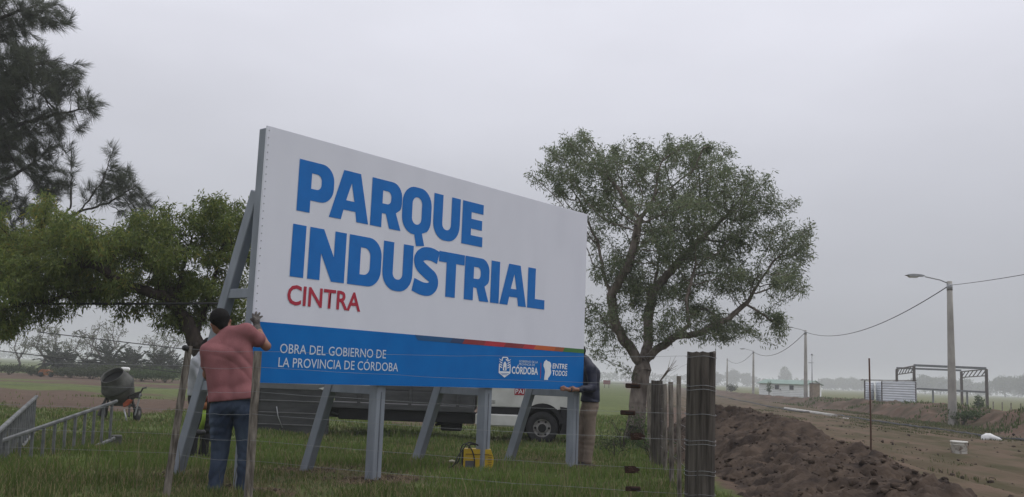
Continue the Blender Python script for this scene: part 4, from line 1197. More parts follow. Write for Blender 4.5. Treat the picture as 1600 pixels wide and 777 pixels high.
# side fence running away: one thick post and thin stakes
def side_post(y, r, top_py, px, label, sd, thick=False, grp=None):
    x = at(px, 600, y)[0]; z0 = float(ground_z(x, y)); zt = at(px, top_py, y)[2]
    o = thing('fence_post' if thick else 'fence_stake', label, 'post' if thick else 'stake', (x, y, z0), group=grp)
    rough_post(MB(), (0.02, 0, -0.2), (-0.015, 0, zt - z0), r, r * 0.95, 16 if thick else 9, 10, 0.05 if thick else 0.09, sd).build('shaft', wood_post if thick else wood_old, o)
    return o
GS = 'stakes of the side fence by the lane'
side_post(9.2, 0.023, 588, 1063, 'tallest thin stake just left of the thick corner post', 11, grp=GS)
side_post(11.3, 0.028, 597, 1050, 'pale stake second from the thick corner post', 12, grp=GS)
side_post(12.8, 0.026, 600, 1040, 'short stake third from the thick corner post', 13, grp=GS)
side_post(15.0, 0.092, 595, 1028, 'thick dark post where the thin stakes end', 14, True)
side_post(16.6, 0.030, 599, 1018, 'thin stake hidden just behind the thick dark post', 15, grp=GS)
for k, (y, px) in enumerate([(19.5, 1015), (24, 1006), (29, 1001)]):
    side_post(y, 0.03, 601 + 0.3 * k, px, ['stake of the side fence close to the tree trunk, nearest of three', 'stake of the side fence behind the trunk, middle of three', 'stake of the side fence farthest down the lane'][k], 16 + k, grp=GS)
tw = MB()
b0 = at(1031, 596, 15.0) 
for k in range(7):
    a = rnd.random() * 6.28
    p = [np.array([0, 0, 0]), np.array([0.1 + 0.05 * rnd.random(), 0.05 * math.cos(a), 0.12 + 0.06 * rnd.random()]), np.array([0.16 + 0.14 * rnd.random(), 0.1 * math.cos(a), 0.2 + 0.22 * rnd.random()])]
    tw.tube(p, [0.008, 0.006, 0.002], 5)
tag(tw.build('dead_twigs', wood_old, None, b0), 'dead twigs sprouting over the thick dark post', 'twigs')

# ================================================================== LAMP POSTS AND CABLES
concrete = mat('pole_concrete', (0.36, 0.345, 0.31), 0.85, color2=(0.26, 0.25, 0.23), scale=3, bump=0.2, bscale=20, spec=0.2, stretch=(1, 1, 0.5))
galv = mat('galvanised_steel', (0.34, 0.35, 0.36), 0.5, var=0.25, scale=8, metal=0.4, spec=0.4)
cable_m = mat('black_cable', (0.025, 0.025, 0.027), 0.6)
def lamp_post(px, Y, ytop, label, lamp=True):
    b = on_ground(px, Y); b[2] = max(b[2], bank_z(b[0], b[1])) if Y < 60 else b[2]
    H_ = at(px - 1, ytop, Y)[2] - b[2]
    t = thing('lamp_post', label, 'lamp post', b, group='concrete lamp posts along the lane')
    mb = MB(); mb.lathe([(0.21, -0.4), (0.20, 0.0), (0.17, H_ * 0.35), (0.135, H_ * 0.75), (0.115, H_), (0.0, H_ + 0.01)], n=16); mb.build('pole', concrete, t)
    MB().lathe([(0.128, H_ - 0.42), (0.128, H_ - 0.12)], n=14).build('band', galv, t)
    if lamp:
        arm = MB().tube([(0, 0, H_ - 0.12), (-0.45, -0.02, H_ + 0.05), (-1.15, -0.05, H_ + 0.17)], 0.028, 8).build('arm', galv, t)
        hd = MB(); hd.prism([(-0.1, 0.02), (0.0, 0.055), (0.25, 0.085), (0.60, 0.07), (0.78, 0.02), (0.72, -0.02), (0.1, -0.03)], (-1.95, -0.15, H_ + 0.19), (1, 0, 0), (0, 0, 1), (0, 1, 0), 0.24)
        head = hd.build('lamp_head', galv, t)
        MB().prism([(0.0, 0.0), (0.08, -0.06), (0.42, -0.06), (0.5, 0.0)], (-1.93, -0.12, H_ + 0.165), (1, 0, 0), (0, 0, 1), (0, 1, 0), 0.18).build('lens', mat('lamp_lens', (0.55, 0.55, 0.5), 0.3), head)
    return b, H_
LP = [lamp_post(1489, 43.5, 440, 'nearest tall concrete lamp post with its lamp to the left'), lamp_post(1259, 92, 516, 'second concrete lamp post right of the white house'),
      lamp_post(1177, 140, 548, 'third lamp post left of the white house, under the leaves'), lamp_post(1136, 190, 560, 'farthest lamp post at the end of the lane', False)]
tops = [b + np.array([0, 0, h - 0.18]) for b, h in LP]
tops = [tops[0] + (at(1850, 366, 20.0) - tops[0]) * 2 + np.array([0, 0, 0.6])] + tops
labs = ['cable running from the nearest lamp post out to the right', 'cable sagging between the nearest and second lamp posts', 'cable sagging between the second and third lamp posts', 'cable between the third and farthest lamp posts']
for i in range(4):
    a, b = tops[i], tops[i + 1]
    sag = [0.45, 1.15, 1.3, 1.2][i]
    pts = [a + (b - a) * t + np.array([0, 0, -sag * 4 * t * (1 - t)]) for t in np.linspace(0, 1, 26)]
    tag(MB().tube(pts, [0.012, 0.022, 0.03, 0.03][i], 6).build('overhead_cable', cable_m), labs[i], 'cable', 'overhead cables along the lane')
def span(p, q, sag, r, lab):
    pts = [p + (q - p) * t + np.array([0, 0, -sag * 4 * t * (1 - t)]) for t in np.linspace(0, 1, 20)]
    tag(MB().tube(pts, r, 6).build('overhead_cable', cable_m), lab, 'cable', 'cables behind the left tree')
span(at(-160, 472, 17.6), at(360, 474, 16.0), 0.02, 0.022, 'thick dark cable running level through the left tree')
span(at(-120, 534, 55), at(420, 599, 62), 0.0, 0.03, 'lower thin cable crossing the pasture at far left')
span(at(60, 519, 55), at(520, 573, 62), 0.0, 0.03, 'upper thin cable crossing behind the largest open tree')
# slim service pole with crosspiece behind the pillar
b = on_ground(1269, 103); hh = at(1269, 554, 103)[2] - b[2]
t = thing('service_pole', 'slim service pole with small crosspiece behind the block pillar', 'pole', b)
MB().tube([(0, 0, -0.2), (0, 0, hh)], [0.07, 0.05], 8).build('pole', galv, t)
MB().box((-0.1, 0, hh - 0.9), (0.55, 0.06, 0.06)).build('crosspiece', galv, t)
MB().lathe([(0.09, 0), (0.12, 0.06), (0.10, 0.16), (0.03, 0.2)], (0, 0, hh - 0.1), n=10).build('cap', galv, t)

# ================================================================== BUILDINGS AND STRUCTURES BY THE LANE
# white house
HYD = 150.0
hl = at(1186, 600, HYD); hr = at(1262, 600, HYD - 6)
ang = math.atan2(hr[1] - hl[1], hr[0] - hl[0]); Lh = math.hypot(hr[0] - hl[0], hr[1] - hl[1])
ztop = at(1188, 593.5, HYD)[2] + 0.3; zeave = at(1190, 599, HYD)[2] + 0.3
siding = mat('white_siding', (0.86, 0.87, 0.87), 0.7, var=0.12, scale=1.5)
hs = thing('white_house', 'small white boarded house with green metal roof', 'house', (hl[0], hl[1], -0.3), ang)
Dh = 4.2
MB().prism([(0, 0), (Dh, 0), (Dh, zeave), (Dh / 2, ztop + 0.05), (0, zeave)], (0, 0, 0), (0, 1, 0), (0, 0, 1), (1, 0, 0), Lh).build('wall', siding, hs)
for k in range(7):
    MB().box((Lh / 2, -0.015, 0.14 + k * zeave / 7.2), (Lh, 0.03, 0.045)).build('siding_lap', mat('lap_grey', (0.5, 0.51, 0.51), 0.8), hs)
green_roof = mat('green_roof', (0.190, 0.270, 0.230), 0.6, var=0.2, scale=1.2)
for s in (0, 1):
    mb = MB()
    if s == 0: mb.prism([(-0.35, zeave - 0.02), (Dh / 2, ztop + 0.07), (Dh / 2, ztop + 0.13), (-0.35, zeave + 0.05)], (-0.2, 0, 0), (0, 1, 0), (0, 0, 1), (1, 0, 0), Lh + 0.4)
    else: mb.prism([(Dh + 0.35, zeave - 0.02), (Dh + 0.35, zeave + 0.05), (Dh / 2 + 0.003, ztop + 0.13), (Dh / 2 + 0.003, ztop + 0.07)], (-0.2, 0, 0), (0, 1, 0), (0, 0, 1), (1, 0, 0), Lh + 0.4)
    mb.build('roof', green_roof, hs)
glass_d = mat('dark_window', (0.03, 0.034, 0.04), 0.25, spec=0.5)
frame_m = mat('window_frame', (0.20, 0.21, 0.21), 0.6)
for fx in (0.38, 0.68):
    w = MB().box((Lh * fx, -0.045, 1.40), (0.72, 0.05, 0.70), bev=0.01).build('window', frame_m, hs)
    MB().box((Lh * fx, -0.075, 1.40), (0.60, 0.015, 0.58)).build('pane', glass_d, w)
MB().box((-0.03, Dh * 0.45, 1.05), (0.05, 0.95, 2.1)).build('door', mat('brown_door', (0.10, 0.085, 0.075), 0.7), hs)
MB().box((Lh * 0.455, -0.1, 1.02), (0.14, 0.16, 0.22)).build('meter_box', frame_m, hs)
# young tree in front of the house
far_tree(1202, 146, 22, 9, 'spindly sapling standing before the white house', 140, 5, GR, 'sapling', None, 0.25, 60)
# masonry pillar
b = on_ground(1273, 92); zt = at(1273, 600, 92)[2] - b[2]
bp_ = thing('block_pillar', 'square tan masonry pillar beside the second lamp post', 'pillar', b, 0.25)
blk = mat('tan_block', (0.30, 0.245, 0.185), 0.9, color2=(0.215, 0.180, 0.140), scale=5, bump=0.4, bscale=12)
MB().box((0, 0, zt / 2 - 0.1), (0.78, 0.6, zt + 0.2), bev=0.02).build('shaft', blk, bp_)
MB().box((0, 0, zt + 0.035), (0.86, 0.68, 0.07), bev=0.01).build('cap', mat('cap_grey', (0.2, 0.19, 0.18), 0.9), bp_)

# corrugated enclosure
EY = 66.0
galv_sheet = mat('corrugated_iron', (0.66, 0.69, 0.72), 0.5, color2=(0.56, 0.59, 0.62), scale=1.3, metal=0.0, spec=0.4, stretch=(1, 1, 3))
def corr(a, b, z0, z1, amp=0.015, pitch=0.165):
    """sheet with horizontal corrugations between plan points a, b"""
    a = np.array(a[:2]); b = np.array(b[:2]); d = b - a; L = np.hypot(*d); d /= L; nn = np.array([d[1], -d[0]])
    k = int((z1 - z0) / pitch * 6); vs = []; fs = []
    for i in range(k + 1):
        z = z0 + (z1 - z0) * i / k; o = amp * math.sin(2 * math.pi * (z - z0) / pitch)
        for t_ in (0, L):
            p = a + d * t_ + nn * o; vs.append((p[0], p[1], z))
    for i in range(k): fs.append((2 * i, 2 * i + 1, 2 * i + 3, 2 * i + 2))
    return MB().add(vs, fs, 0, True)
e0 = at(1379, 620, EY); e1 = at(1432, 620, EY - 3.0); e2 = at(1368, 620, EY + 5.5); e3 = at(1352, 620, EY + 1.0); e3b = at(1366, 620, EY + 5.0)
zt = at(1400, 596.5, EY)[2]
enc = thing('iron_enclosure', 'open enclosure of pale corrugated iron sheets beyond the lane', 'shed', (e0[0], e0[1], -0.3))
E0 = np.array([e0[0], e0[1], -0.3])
def off_(p): return np.array([p[0], p[1], -0.3]) - E0
nsh = 3
for i in range(nsh):
    a = e0 + (e1 - e0) * i / nsh; b = e0 + (e1 - e0) * (i + 1) / nsh
    corr(off_(a), off_(b), 0.0, zt + 0.3 + 0.02 * i).build('iron_sheet', galv_sheet, enc)
corr(off_(e2), off_(e0), 0.0, zt + 0.27).build('iron_sheet', galv_sheet, enc)
corr(off_(e3), off_(e3b), 0.0, zt + 0.22).build('iron_sheet', galv_sheet, enc)
dark_st = mat('dark_steel', (0.085, 0.066, 0.058), 0.7, var=0.35, scale=6, spec=0.3)
MB().bar(off_(e3) + np.array([-0.3, 0, zt + 0.34]), off_(e0) + np.array([0, 0, zt + 0.36]), 0.08, 0.06).build('lintel', dark_st, enc)
MB().bar(off_(e0) + np.array([0, 0, zt + 0.36]), off_(e1) + np.array([0, 0, zt + 0.40]), 0.06, 0.05).build('top_rail', dark_st, enc)
for q in (e0, e1, e3):
    MB().bar(off_(q) + np.array([0, 0.08, -0.1]), off_(q) + np.array([0, 0.08, zt + 0.3]), 0.08, 0.08).build('upright', dark_st, enc)

# bare steel portal frame
cor = {'lf': (1428, 84, 572), 'lb': (1401, 96, 577), 'rf': (1541, 80, 577), 'rb': (1502, 92, 581)}
C_ = {k: at(v[0], v[2], v[1]) for k, v in cor.items()}
zt_ = np.mean([c[2] for c in C_.values()])
fr0 = np.array([C_['lf'][0], C_['lf'][1], -0.3])
pf = thing('steel_frame', 'bare steel shed frame with lattice trusses beyond the lane', 'frame', fr0)
beam = mat('frame_steel', (0.105, 0.090, 0.085), 0.65, var=0.3, scale=5, spec=0.3)
grey_beam = mat('grey_beam', (0.17, 0.18, 0.19), 0.6, var=0.2, scale=5, spec=0.3)
top = {k: np.array([c[0], c[1], c[2]]) - fr0 for k, c in C_.items()}
for k, p in top.items():
    MB().bar((p[0], p[1], -0.2), p, 0.20, 0.16, up=(0, 1, 0)).build('column', beam, pf)
def truss(a, b, drop):
    MB().bar(a, b, 0.09, 0.09).build('top_chord', beam, pf)
    dn = np.array([0, 0, -drop]); MB().bar(a + dn, b + dn, 0.08, 0.08).build('bottom_chord', beam, pf)
    k = 6
    for i in range(k):
        p = a + (b - a) * i / k; q = a + (b - a) * (i + 1) / k
        MB().bar(p + dn * 0.93, q + dn * 0.07, 0.06, 0.06).build('web', beam, pf)
truss(top['rb'], top['rf'], 0.55); truss(top['lb'], top['lf'], 0.55)
dz = np.array([0, 0, 0.06])
MB().bar(top['lf'] + dz, top['rf'] + dz, 0.16, 0.20).build('eaves_beam', grey_beam, pf)
MB().bar(top['lb'] + dz * 2, top['rb'] + dz * 2, 0.16, 0.18).build('eaves_beam', grey_beam, pf)
g0 = at(1433, 607.5, 85) - fr0; g1 = at(1540, 613, 80.2) - fr0
MB().bar(g0, g1, 0.14, 0.16).build('girt', grey_beam, pf)
for f in (0.24, 0.74):
    p = g0 + (g1 - g0) * f; MB().bar((p[0], p[1], -0.2), p, 0.12, 0.12, up=(0, 1, 0)).build('stub_column', grey_beam, pf)
far_tree(1530, 72, 28, 14, 'thin young tree growing inside the steel frame', 141, 4, GR, 'sapling', None, 0.2, 70)
# low far fence posts in the field beyond
for k, px in enumerate((1552, 1566, 1580, 1595)):
    b = on_ground(px, 78 - 3 * k)
    tag(rough_post(MB(), (0, 0, -0.1), (0.02, 0, 0.95), 0.05, 0.045, 8, 4, 0.05, 30 + k).build('field_post', wood_old, None, b), ['short field post first right of the steel frame', 'short field post second right of the steel frame', 'short field post third right of the steel frame', 'short field post nearest the right edge'][k], 'post', 'short posts in the far field')

# ================================================================== SMALL THINGS ON THE LANE
# thin rod with a mark, stands in the soil
b = on_ground(1361, 19.5); b[2] = -0.33 + float(heap_h(np.array(b[0]), np.array(b[1]))); b[2] = max(b[2], -0.3)
zt = at(1360, 560, 19.5)[2]
tag(MB().tube([(0, 0, -0.2), (0.005, 0, 0.8), (-0.01, 0, zt - b[2])], 0.017, 7).build('metal_rod', mat('rod_rust', (0.085, 0.045, 0.032), 0.8, spec=0.2), None, b), 'thin rusty upright rod standing beyond the soil heap', 'rod')
# bucket with dirt stain
pbk = gnd(1499, 714)
bk = thing('bucket', 'dirty white bucket standing upright on the lane', 'bucket', pbk)
plast = mat('dirty_white_plastic', (0.70, 0.69, 0.64), 0.5, color2=(0.20, 0.155, 0.12), scale=5.5, spec=0.4, lo=0.36, hi=0.48)
MB().lathe([(0.02, 0.0), (0.168, 0.0), (0.174, 0.02), (0.184, 0.335), (0.196, 0.338), (0.198, 0.372), (0.184, 0.375), (0.178, 0.34), (0.15, 0.03), (0.0, 0.03)], n=26, cap=False).build('body', plast, bk)
MB().lathe([(0.192, 0.285), (0.200, 0.287), (0.200, 0.296), (0.19, 0.298)], n=26, cap=False).build('rim', plast, bk)
MB().tube([(0.19 * math.cos(t), -0.19 * math.sin(t) * 0.55 - 0.08, 0.30 - 0.16 * math.sin(t)) for t in np.linspace(0, math.pi, 13)], 0.0025, 6).build('handle', rust, bk)
MB().lathe([(0.012, 0), (0.03, 0.0), (0.028, 0.012)], (0.175, -0.09, 0.31), (0.8, -0.6, 0), 10).build('handle_lug', rust, bk)
# white bucket on its side by the hose
p = gnd(1547, 691); p[2] += 0.02
bl2 = thing('white_sack', 'crumpled white sack lying beside the hose on the lane', 'sack', p)
_w = mat('white_plastic', (0.68, 0.68, 0.67), 0.45, var=0.15, scale=6, spec=0.4)
def sack():
    rg = np.random.default_rng(3); vs = []; fs = []; n = 14
    pr = [(0.02, -0.26), (0.11, -0.24), (0.155, -0.12), (0.15, 0.0), (0.11, 0.16), (0.075, 0.30), (0.035, 0.38), (0.005, 0.40)]
    for r_, x_ in pr:
        for k in range(n):
            t = 2 * math.pi * k / n; q = r_ * (1 + rg.normal(0, 0.10))
            vs.append((x_ + rg.normal(0, 0.008), q * math.cos(t) * 1.1, max(0.0, r_ * 0.85 + q * math.sin(t) * 0.9)))
    for i in range(len(pr) - 1):
        for k in range(n): fs.append((i * n + k, i * n + (k + 1) % n, (i + 1) * n + (k + 1) % n, (i + 1) * n + k))
    return MB().add(vs, fs, 0, True)
sack().build('bag', _w, bl2)
# black hose along the lane
hp = [(1120, 619.5), (1180, 633), (1240, 645.5), (1300, 651), (1340, 657), (1400, 667), (1440, 672.5), (1480, 677), (1540, 687), (1600, 693), (1680, 706)]
pts = []
for q in hp:
    g = gnd(*q); pts.append(np.array([g[0], g[1], -0.22]))
P2 = []
for a, b in zip(pts[:-1], pts[1:]):
    for t in np.linspace(0, 1, 8, endpoint=False): P2.append(a + (b - a) * t + np.array([rnd.gauss(0, 0.04), 0, rnd.gauss(0, 0.012)]))
P2.append(pts[-1])
tag(MB().tube(P2, 0.075, 8).build('irrigation_hose', mat('hose_black', (0.022, 0.022, 0.024), 0.65, var=0.4, scale=3)), 'long black hose lying along the far edge of the lane', 'hose')
pipe_w = mat('pale_pipe', (0.42, 0.41, 0.38), 0.6, color2=(0.30, 0.28, 0.25), scale=2)
a = gnd(1226, 641); b = gnd(1304, 653)
tag(MB().tube([(a[0] - 0.15, a[1] - .6, -0.2), ((a[0] + b[0]) / 2 - .2, (a[1] + b[1]) / 2 - .5, -0.19), (b[0] - 0.15, b[1] - .6, -0.2)], 0.11, 8).build('drain_pipe', pipe_w), 'pale grey pipe lying in front of the second lamp post', 'pipe')
a = gnd(1476, 673.5); b = gnd(1490, 676)
for (q0, q1, r_, lab) in [((1312, 655), (1327, 656.5), 0.05, 'short white offcut beside the hose, left of the thin rod'), ((1472, 680.5), (1482, 682), 0.03, 'small white scrap on the lane below the near lamp post'), ((1449, 705.5), (1462, 706.5), 0.02, 'thin white stick left of the upright bucket')]:
    a = gnd(*q0); b = gnd(*q1)
    tag(MB().bar((a[0], a[1], a[2] + r_ + .01), (b[0], b[1], b[2] + r_ + .01), r_ * 2, r_ * 1.2, bev=r_ * 0.2).build('white_scrap', MATS['white_plastic']), lab, 'scrap', 'white scraps on the lane')
a = gnd(1491, 763.5); b = gnd(1530, 778)
tag(MB().bar((a[0], a[1], a[2] + 0.06), (b[0], b[1], b[2] + 0.04), 0.035, 0.03, bev=0.004).build('wooden_lath', mat('pale_wood', (0.34, 0.31, 0.26), 0.8, var=0.3, scale=9)), 'pale wooden lath lying at the foot of the heap', 'lath')

# ================================================================== FAR LEFT AND MIDDLE
# distant red sign on posts with a lamp pole
b = on_ground(948, 180)
rs = thing('red_hoarding', 'small distant red board on posts at the field edge', 'sign', b)
zc = at(948, 597.5, 180)[2] - b[2]
MB().box((0, 0, zc), (1.35, 0.08, 0.75)).build('panel', mat('faded_red', (0.20, 0.055, 0.05), 0.7), rs)
for s in (-0.4, 0.4): MB().box((s, 0.09, zc / 2 - 0.1), (0.1, 0.08, zc + 0.2)).build('post', dark_st, rs)
b = on_ground(934, 200); hh = at(934, 575, 200)[2] - b[2]
t = thing('lamp_pole', 'thin distant pole with a bent lamp left of the red board', 'pole', b)
MB().tube([(0, 0, -0.1), (0, 0, hh)], 0.07, 6).build('pole', galv, t)
MB().tube([(0, 0, hh * 0.62), (0.5, 0, hh * 0.72), (1.3, 0, hh * 0.78)], 0.06, 6).build('arm', galv, t)
# orange machine far left
b = on_ground(75, 80)
t = thing('orange_machine', 'small orange machine parked across the pasture at far left', 'machine', b)
om = mat('orange_paint', (0.30, 0.11, 0.04), 0.6, var=0.3, scale=4)
MB().prism([(0, 0.15), (1.3, 0.15), (1.3, 0.45), (0.9, 0.5), (0.75, 0.62), (0.2, 0.62), (0, 0.42)], (-0.7, -0.3, 0), (1, 0, 0), (0, 0, 1), (0, 1, 0), 0.7).build('body', om, t)
for s in (-0.45, 0.4): MB().lathe([(0.0, -0.06), (0.2, -0.06), (0.2, 0.06), (0.0, 0.06)], (s, -0.36, 0.2), (0, 1, 0), 12).build('wheel', mat('tyre', (0.02, 0.02, 0.021), 0.85), t)
MB().box((1.1, 0, 0.25), (0.9, 0.5, 0.1)).build('deck', mat('pale_deck', (0.4, 0.4, 0.38), 0.7), t)
b = on_ground(194, 70)
t = thing('white_tank', 'white tank lying beyond the mixer drum', 'tank', b)
zc = at(194, 577, 70)[2] - b[2]
MB().lathe([(0.0, -0.33), (0.12, -0.30), (0.15, -0.2), (0.15, 0.2), (0.12, 0.3), (0.0, 0.33)], (0, 0, zc), (1, 0, 0), 12).build('barrel', MATS['white_plastic'], t)
for s in (-0.2, 0.2): MB().box((s, 0, zc / 2 - 0.12), (0.06, 0.2, zc - 0.05)).build('stand_leg', dark_st, t)

# ---- concrete mixer
mp_ = gnd(184, 657)
mx = thing('concrete_mixer', 'grey drum concrete mixer with orange bracket on a wheeled stand', 'mixer', mp_, 0.0)
sc = 24.0 / F_PX
drum_m = mat('cement_grey', (0.105, 0.105, 0.098), 0.85, color2=(0.055, 0.055, 0.052), scale=5, bump=0.3, bscale=20)
axd = np.array([-0.22, -0.62, 0.75]); axd /= np.linalg.norm(axd)
dc = np.array([-0.06, 0, 0.86])
dm = MB().lathe([(0.0, -0.40), (0.18, -0.40), (0.30, -0.34), (0.36, -0.14), (0.41, 0.02), (0.41, 0.10), (0.39, 0.16), (0.30, 0.40), (0.305, 0.42), (0.29, 0.422), (0.28, 0.40), (0.36, 0.14), (0.38, 0.0), (0.28, -0.30), (0.0, -0.34)], dc, axd, 32, cap=False).build('drum', drum_m, mx)
MB().lathe([(0.417, 0.015), (0.428, 0.03), (0.428, 0.085), (0.417, 0.10)], dc, axd, 32, cap=False).build('ring_gear', mat('gear_dark', (0.06, 0.06, 0.058), 0.8), dm)
MB().lathe([(0.0, 0.26), (0.34, 0.28)], dc, axd, 24, cap=False).build('mouth_shade_disc', mat('mouth_shade_disc', (0.012, 0.012, 0.012), 0.9), dm)  # near-black disc across the drum mouth: the interior's shade put in as colour
fm = mat('mixer_frame', (0.055, 0.052, 0.050), 0.7, var=0.4, scale=9)
fr = MB(); fr.bar((-0.45, 0, 0.40), (0.42, 0, 0.40), 0.06, 0.06); fr.build('cross_beam', fm, mx)
for s in (-0.42, 0.38):
    MB().bar((s, 0.25, 0.12), (s * 0.7, 0, 0.72), 0.05, 0.05).build('stand_leg', fm, mx)
    MB().bar((s, -0.25, 0.12), (s * 0.7, 0, 0.72), 0.05, 0.05).build('stand_leg', fm, mx)
for s in (-0.46, 0.44):
    w = MB().lathe([(0.0, -0.04), (0.17, -0.05), (0.20, -0.03), (0.20, 0.03), (0.17, 0.05), (0.0, 0.04)], (s, 0.15, 0.18), (1, 0, 0), 18).build('wheel', MATS['tyre'], mx)
    MB().lathe([(0.0, -0.055), (0.09, -0.055), (0.09, 0.055), (0.0, 0.055)], (s, 0.15, 0.18), (1, 0, 0), 12).build('rim', drum_m, w)
MB().prism([(0, 0), (0.12, 0.05), (0.18, 0.18), (0.09, 0.2), (-0.02, 0.09)], (0.20, -0.22, 0.36), (1, 0, 0), (0, 0, 1), (0, 1, 0), 0.14).build('orange_bracket', mat('mixer_orange', (0.36, 0.075, 0.030), 0.6, var=0.4, scale=8), mx)
MB().tube([(0.24, -0.25, 0.30), (0.32, -0.3, 0.12), (0.36, -0.32, 0.0)], 0.022, 8).build('support_strut', galv, mx)
MB().tube([(0.20, -0.05, 0.60), (0.42, -0.05, 0.72), (0.56, -0.05, 0.76), (0.60, -0.05, 0.86), (0.70, -0.05, 0.88)], 0.024, 8).build('tilt_handle', fm, mx)
MB().bar((0.55, -0.05, 0.72), (0.46, -0.05, 0.15), 0.04, 0.03).build('guard', galv, mx)
MB().bar((0.30, -0.05, 0.62), (0.56, -0.05, 0.60), 0.04, 0.03).build('handle_brace', fm, mx)
MB().bar((0.2, 0, 0.56), (0.55, 0, 0.70), 0.10, 0.10).build('tilt_beam', fm, mx)

# ---- two steel ladders lying on edge in the grass
lad_m = mat('ladder_steel', (0.175, 0.180, 0.182), 0.6, color2=(0.10, 0.105, 0.108), scale=8, spec=0.35, bump=0.1)
def ladder(p0, y0, p1, y1, width, n, label, rail_w, ext=1.6):
    a = at(*p0, y0); b = at(*p1, y1)
    d = b - a; a = a - d * ext * 0.5
    base = np.array([(a[0] + b[0]) / 2, (a[1] + b[1]) / 2, 0.0])
    o = thing('ladder', label, 'ladder', base, group='steel ladders lying on edge in the grass')
    dn = np.array([0, 0.03, -width])
    a -= base; b -= base
    MB().bar(a, b, rail_w, 0.05, bev=0.012).build('rail', lad_m, o)
    MB().bar(a + dn, b + dn, rail_w, 0.05, bev=0.012).build('rail', lad_m, o)
    L = np.linalg.norm(b - a); k = int(L / n)
    for i in range(k):
        q = b - (b - a) / L * (0.16 + n * i)
        MB().bar(q + np.array([0, 0, -0.02]), q + dn + np.array([0, 0, 0.02]), 0.036, 0.028, up=d / np.linalg.norm(d), bev=0.005).build('rung', lad_m, o)
ladder((0, 690), 11.2, (183, 627), 14.2, 0.54, 0.27, 'long steel ladder on edge pointing at the mixer', 0.036, 0.7)
ladder((0, 672), 11.0, (57, 620), 15.2, 0.54, 0.30, 'shorter wide-railed steel ladder at the left edge', 0.055, 0.5)
MB_prop = thing('prop_block', 'grey concrete block propping the ladders in the grass', 'block', on_ground(181, 14.35))
MB().box((0, 0, 0.05), (0.14, 0.2, 0.24), rz=0.4, bev=0.01).build('body', drum_m, MB_prop)

# ---- yellow welding set behind the third leg
wp = gnd(745, 737)
wd = thing('power_unit', 'yellow portable power unit with black cable behind the third sign leg', 'machine', wp, rad(6))
yel = mat('welder_yellow', (0.50, 0.335, 0.015), 0.5, var=0.25, scale=8, spec=0.4)
blk_p = mat('black_plastic', (0.018, 0.018, 0.02), 0.5)
MB().prism([(-0.185, 0.0), (0.17, 0.0), (0.20, 0.08), (0.205, 0.16), (0.165, 0.27), (-0.185, 0.27)], (0, -0.09, 0.02), (1, 0, 0), (0, 0, 1), (0, 1, 0), 0.2).build('case', yel, wd)
MB().box((-0.192, 0.01, 0.155), (0.018, 0.19, 0.25), bev=0.004).build('end_panel', blk_p, wd)
MB().box((-0.10, -0.0935, 0.10), (0.12, 0.008, 0.085)).build('rating_plate', mat('plate_grey', (0.10, 0.10, 0.11), 0.5), wd)
MB().box((-0.01, -0.093, 0.225), (0.30, 0.008, 0.012)).build('groove', mat('groove_brown', (0.22, 0.14, 0.02), 0.6), wd)
for k in range(6): MB().box((0.155, -0.093, 0.07 + 0.03 * k), (0.05, 0.008, 0.009)).build('vent_slot', MATS['groove_brown'], wd)
MB().tube([(-0.12, 0.0, 0.28), (-0.10, 0, 0.345), (0.08, 0, 0.345), (0.10, 0, 0.28)], 0.013, 8).build('handle', blk_p, wd)
cb_ = [(0.05, -0.02, 0.31), (-0.05, -0.09, 0.36), (-0.14, -0.11, 0.37), (-0.19, -0.13, 0.30), (-0.26, -0.15, 0.20), (-0.30, -0.16, 0.10), (-0.36, -0.10, 0.05), (-0.24, 0.05, 0.12), (-0.21, 0.04, 0.30), (-0.16, -0.05, 0.35), (-0.09, -0.115, 0.29), (-0.05, -0.125, 0.18), (-0.045, -0.125, 0.08), (-0.07, -0.13, 0.03)]
def smooth_path(P, k=6):
    P = [np.array(p, float) for p in P]; Q = [2 * P[0] - P[1]] + P + [2 * P[-1] - P[-2]]; o = []
    for i in range(1, len(Q) - 2):
        for j in range(k):
            t = j / k
            o.append(0.5 * (2 * Q[i] + (Q[i + 1] - Q[i - 1]) * t + (2 * Q[i - 1] - 5 * Q[i] + 4 * Q[i + 1] - Q[i + 2]) * t * t + (3 * Q[i] - Q[i - 1] - 3 * Q[i + 1] + Q[i + 2]) * t ** 3))
    return o + [P[-1]]
MB().tube(smooth_path(cb_), 0.0085, 6).build('cable', blk_p, wd)
MB().tube([(-0.30, -0.17, 0.135), (-0.335, -0.18, 0.142), (-0.37, -0.185, 0.135)], [0.012, 0.018, 0.012], 8).build('clamp', mat('clamp_pale', (0.4, 0.38, 0.3), 0.6), wd)
# brush cutter seen between the sign's rear leg and the man
tt = on_ground(318, 12.4)
bc = thing('garden_tool', 'tool with orange and lime shaft standing behind the man in pink', 'tool', tt)
def lp_(px, py): return at(px, py, 12.4) - tt
MB().tube([lp_(320, 617), lp_(320, 628)], 0.032, 8).build('upper_grip', mat('trim_red', (0.16, 0.03, 0.03), 0.6), bc)
MB().tube([lp_(320, 628), lp_(319.5, 640)], 0.028, 8).build('orange_sleeve', om, bc)
MB().tube([lp_(319.5, 640), lp_(318, 656), lp_(314, 672)], [0.022, 0.026, 0.036], 8).build('shaft', mat('lime', (0.20, 0.30, 0.03), 0.6), bc)
MB().lathe([(0.0, -0.02), (0.06, -0.015), (0.07, 0.02), (0.04, 0.05), (0.0, 0.06)], lp_(313, 677), (0.1, -0.2, 1), 14).build('cutter_head', blk_p, bc)

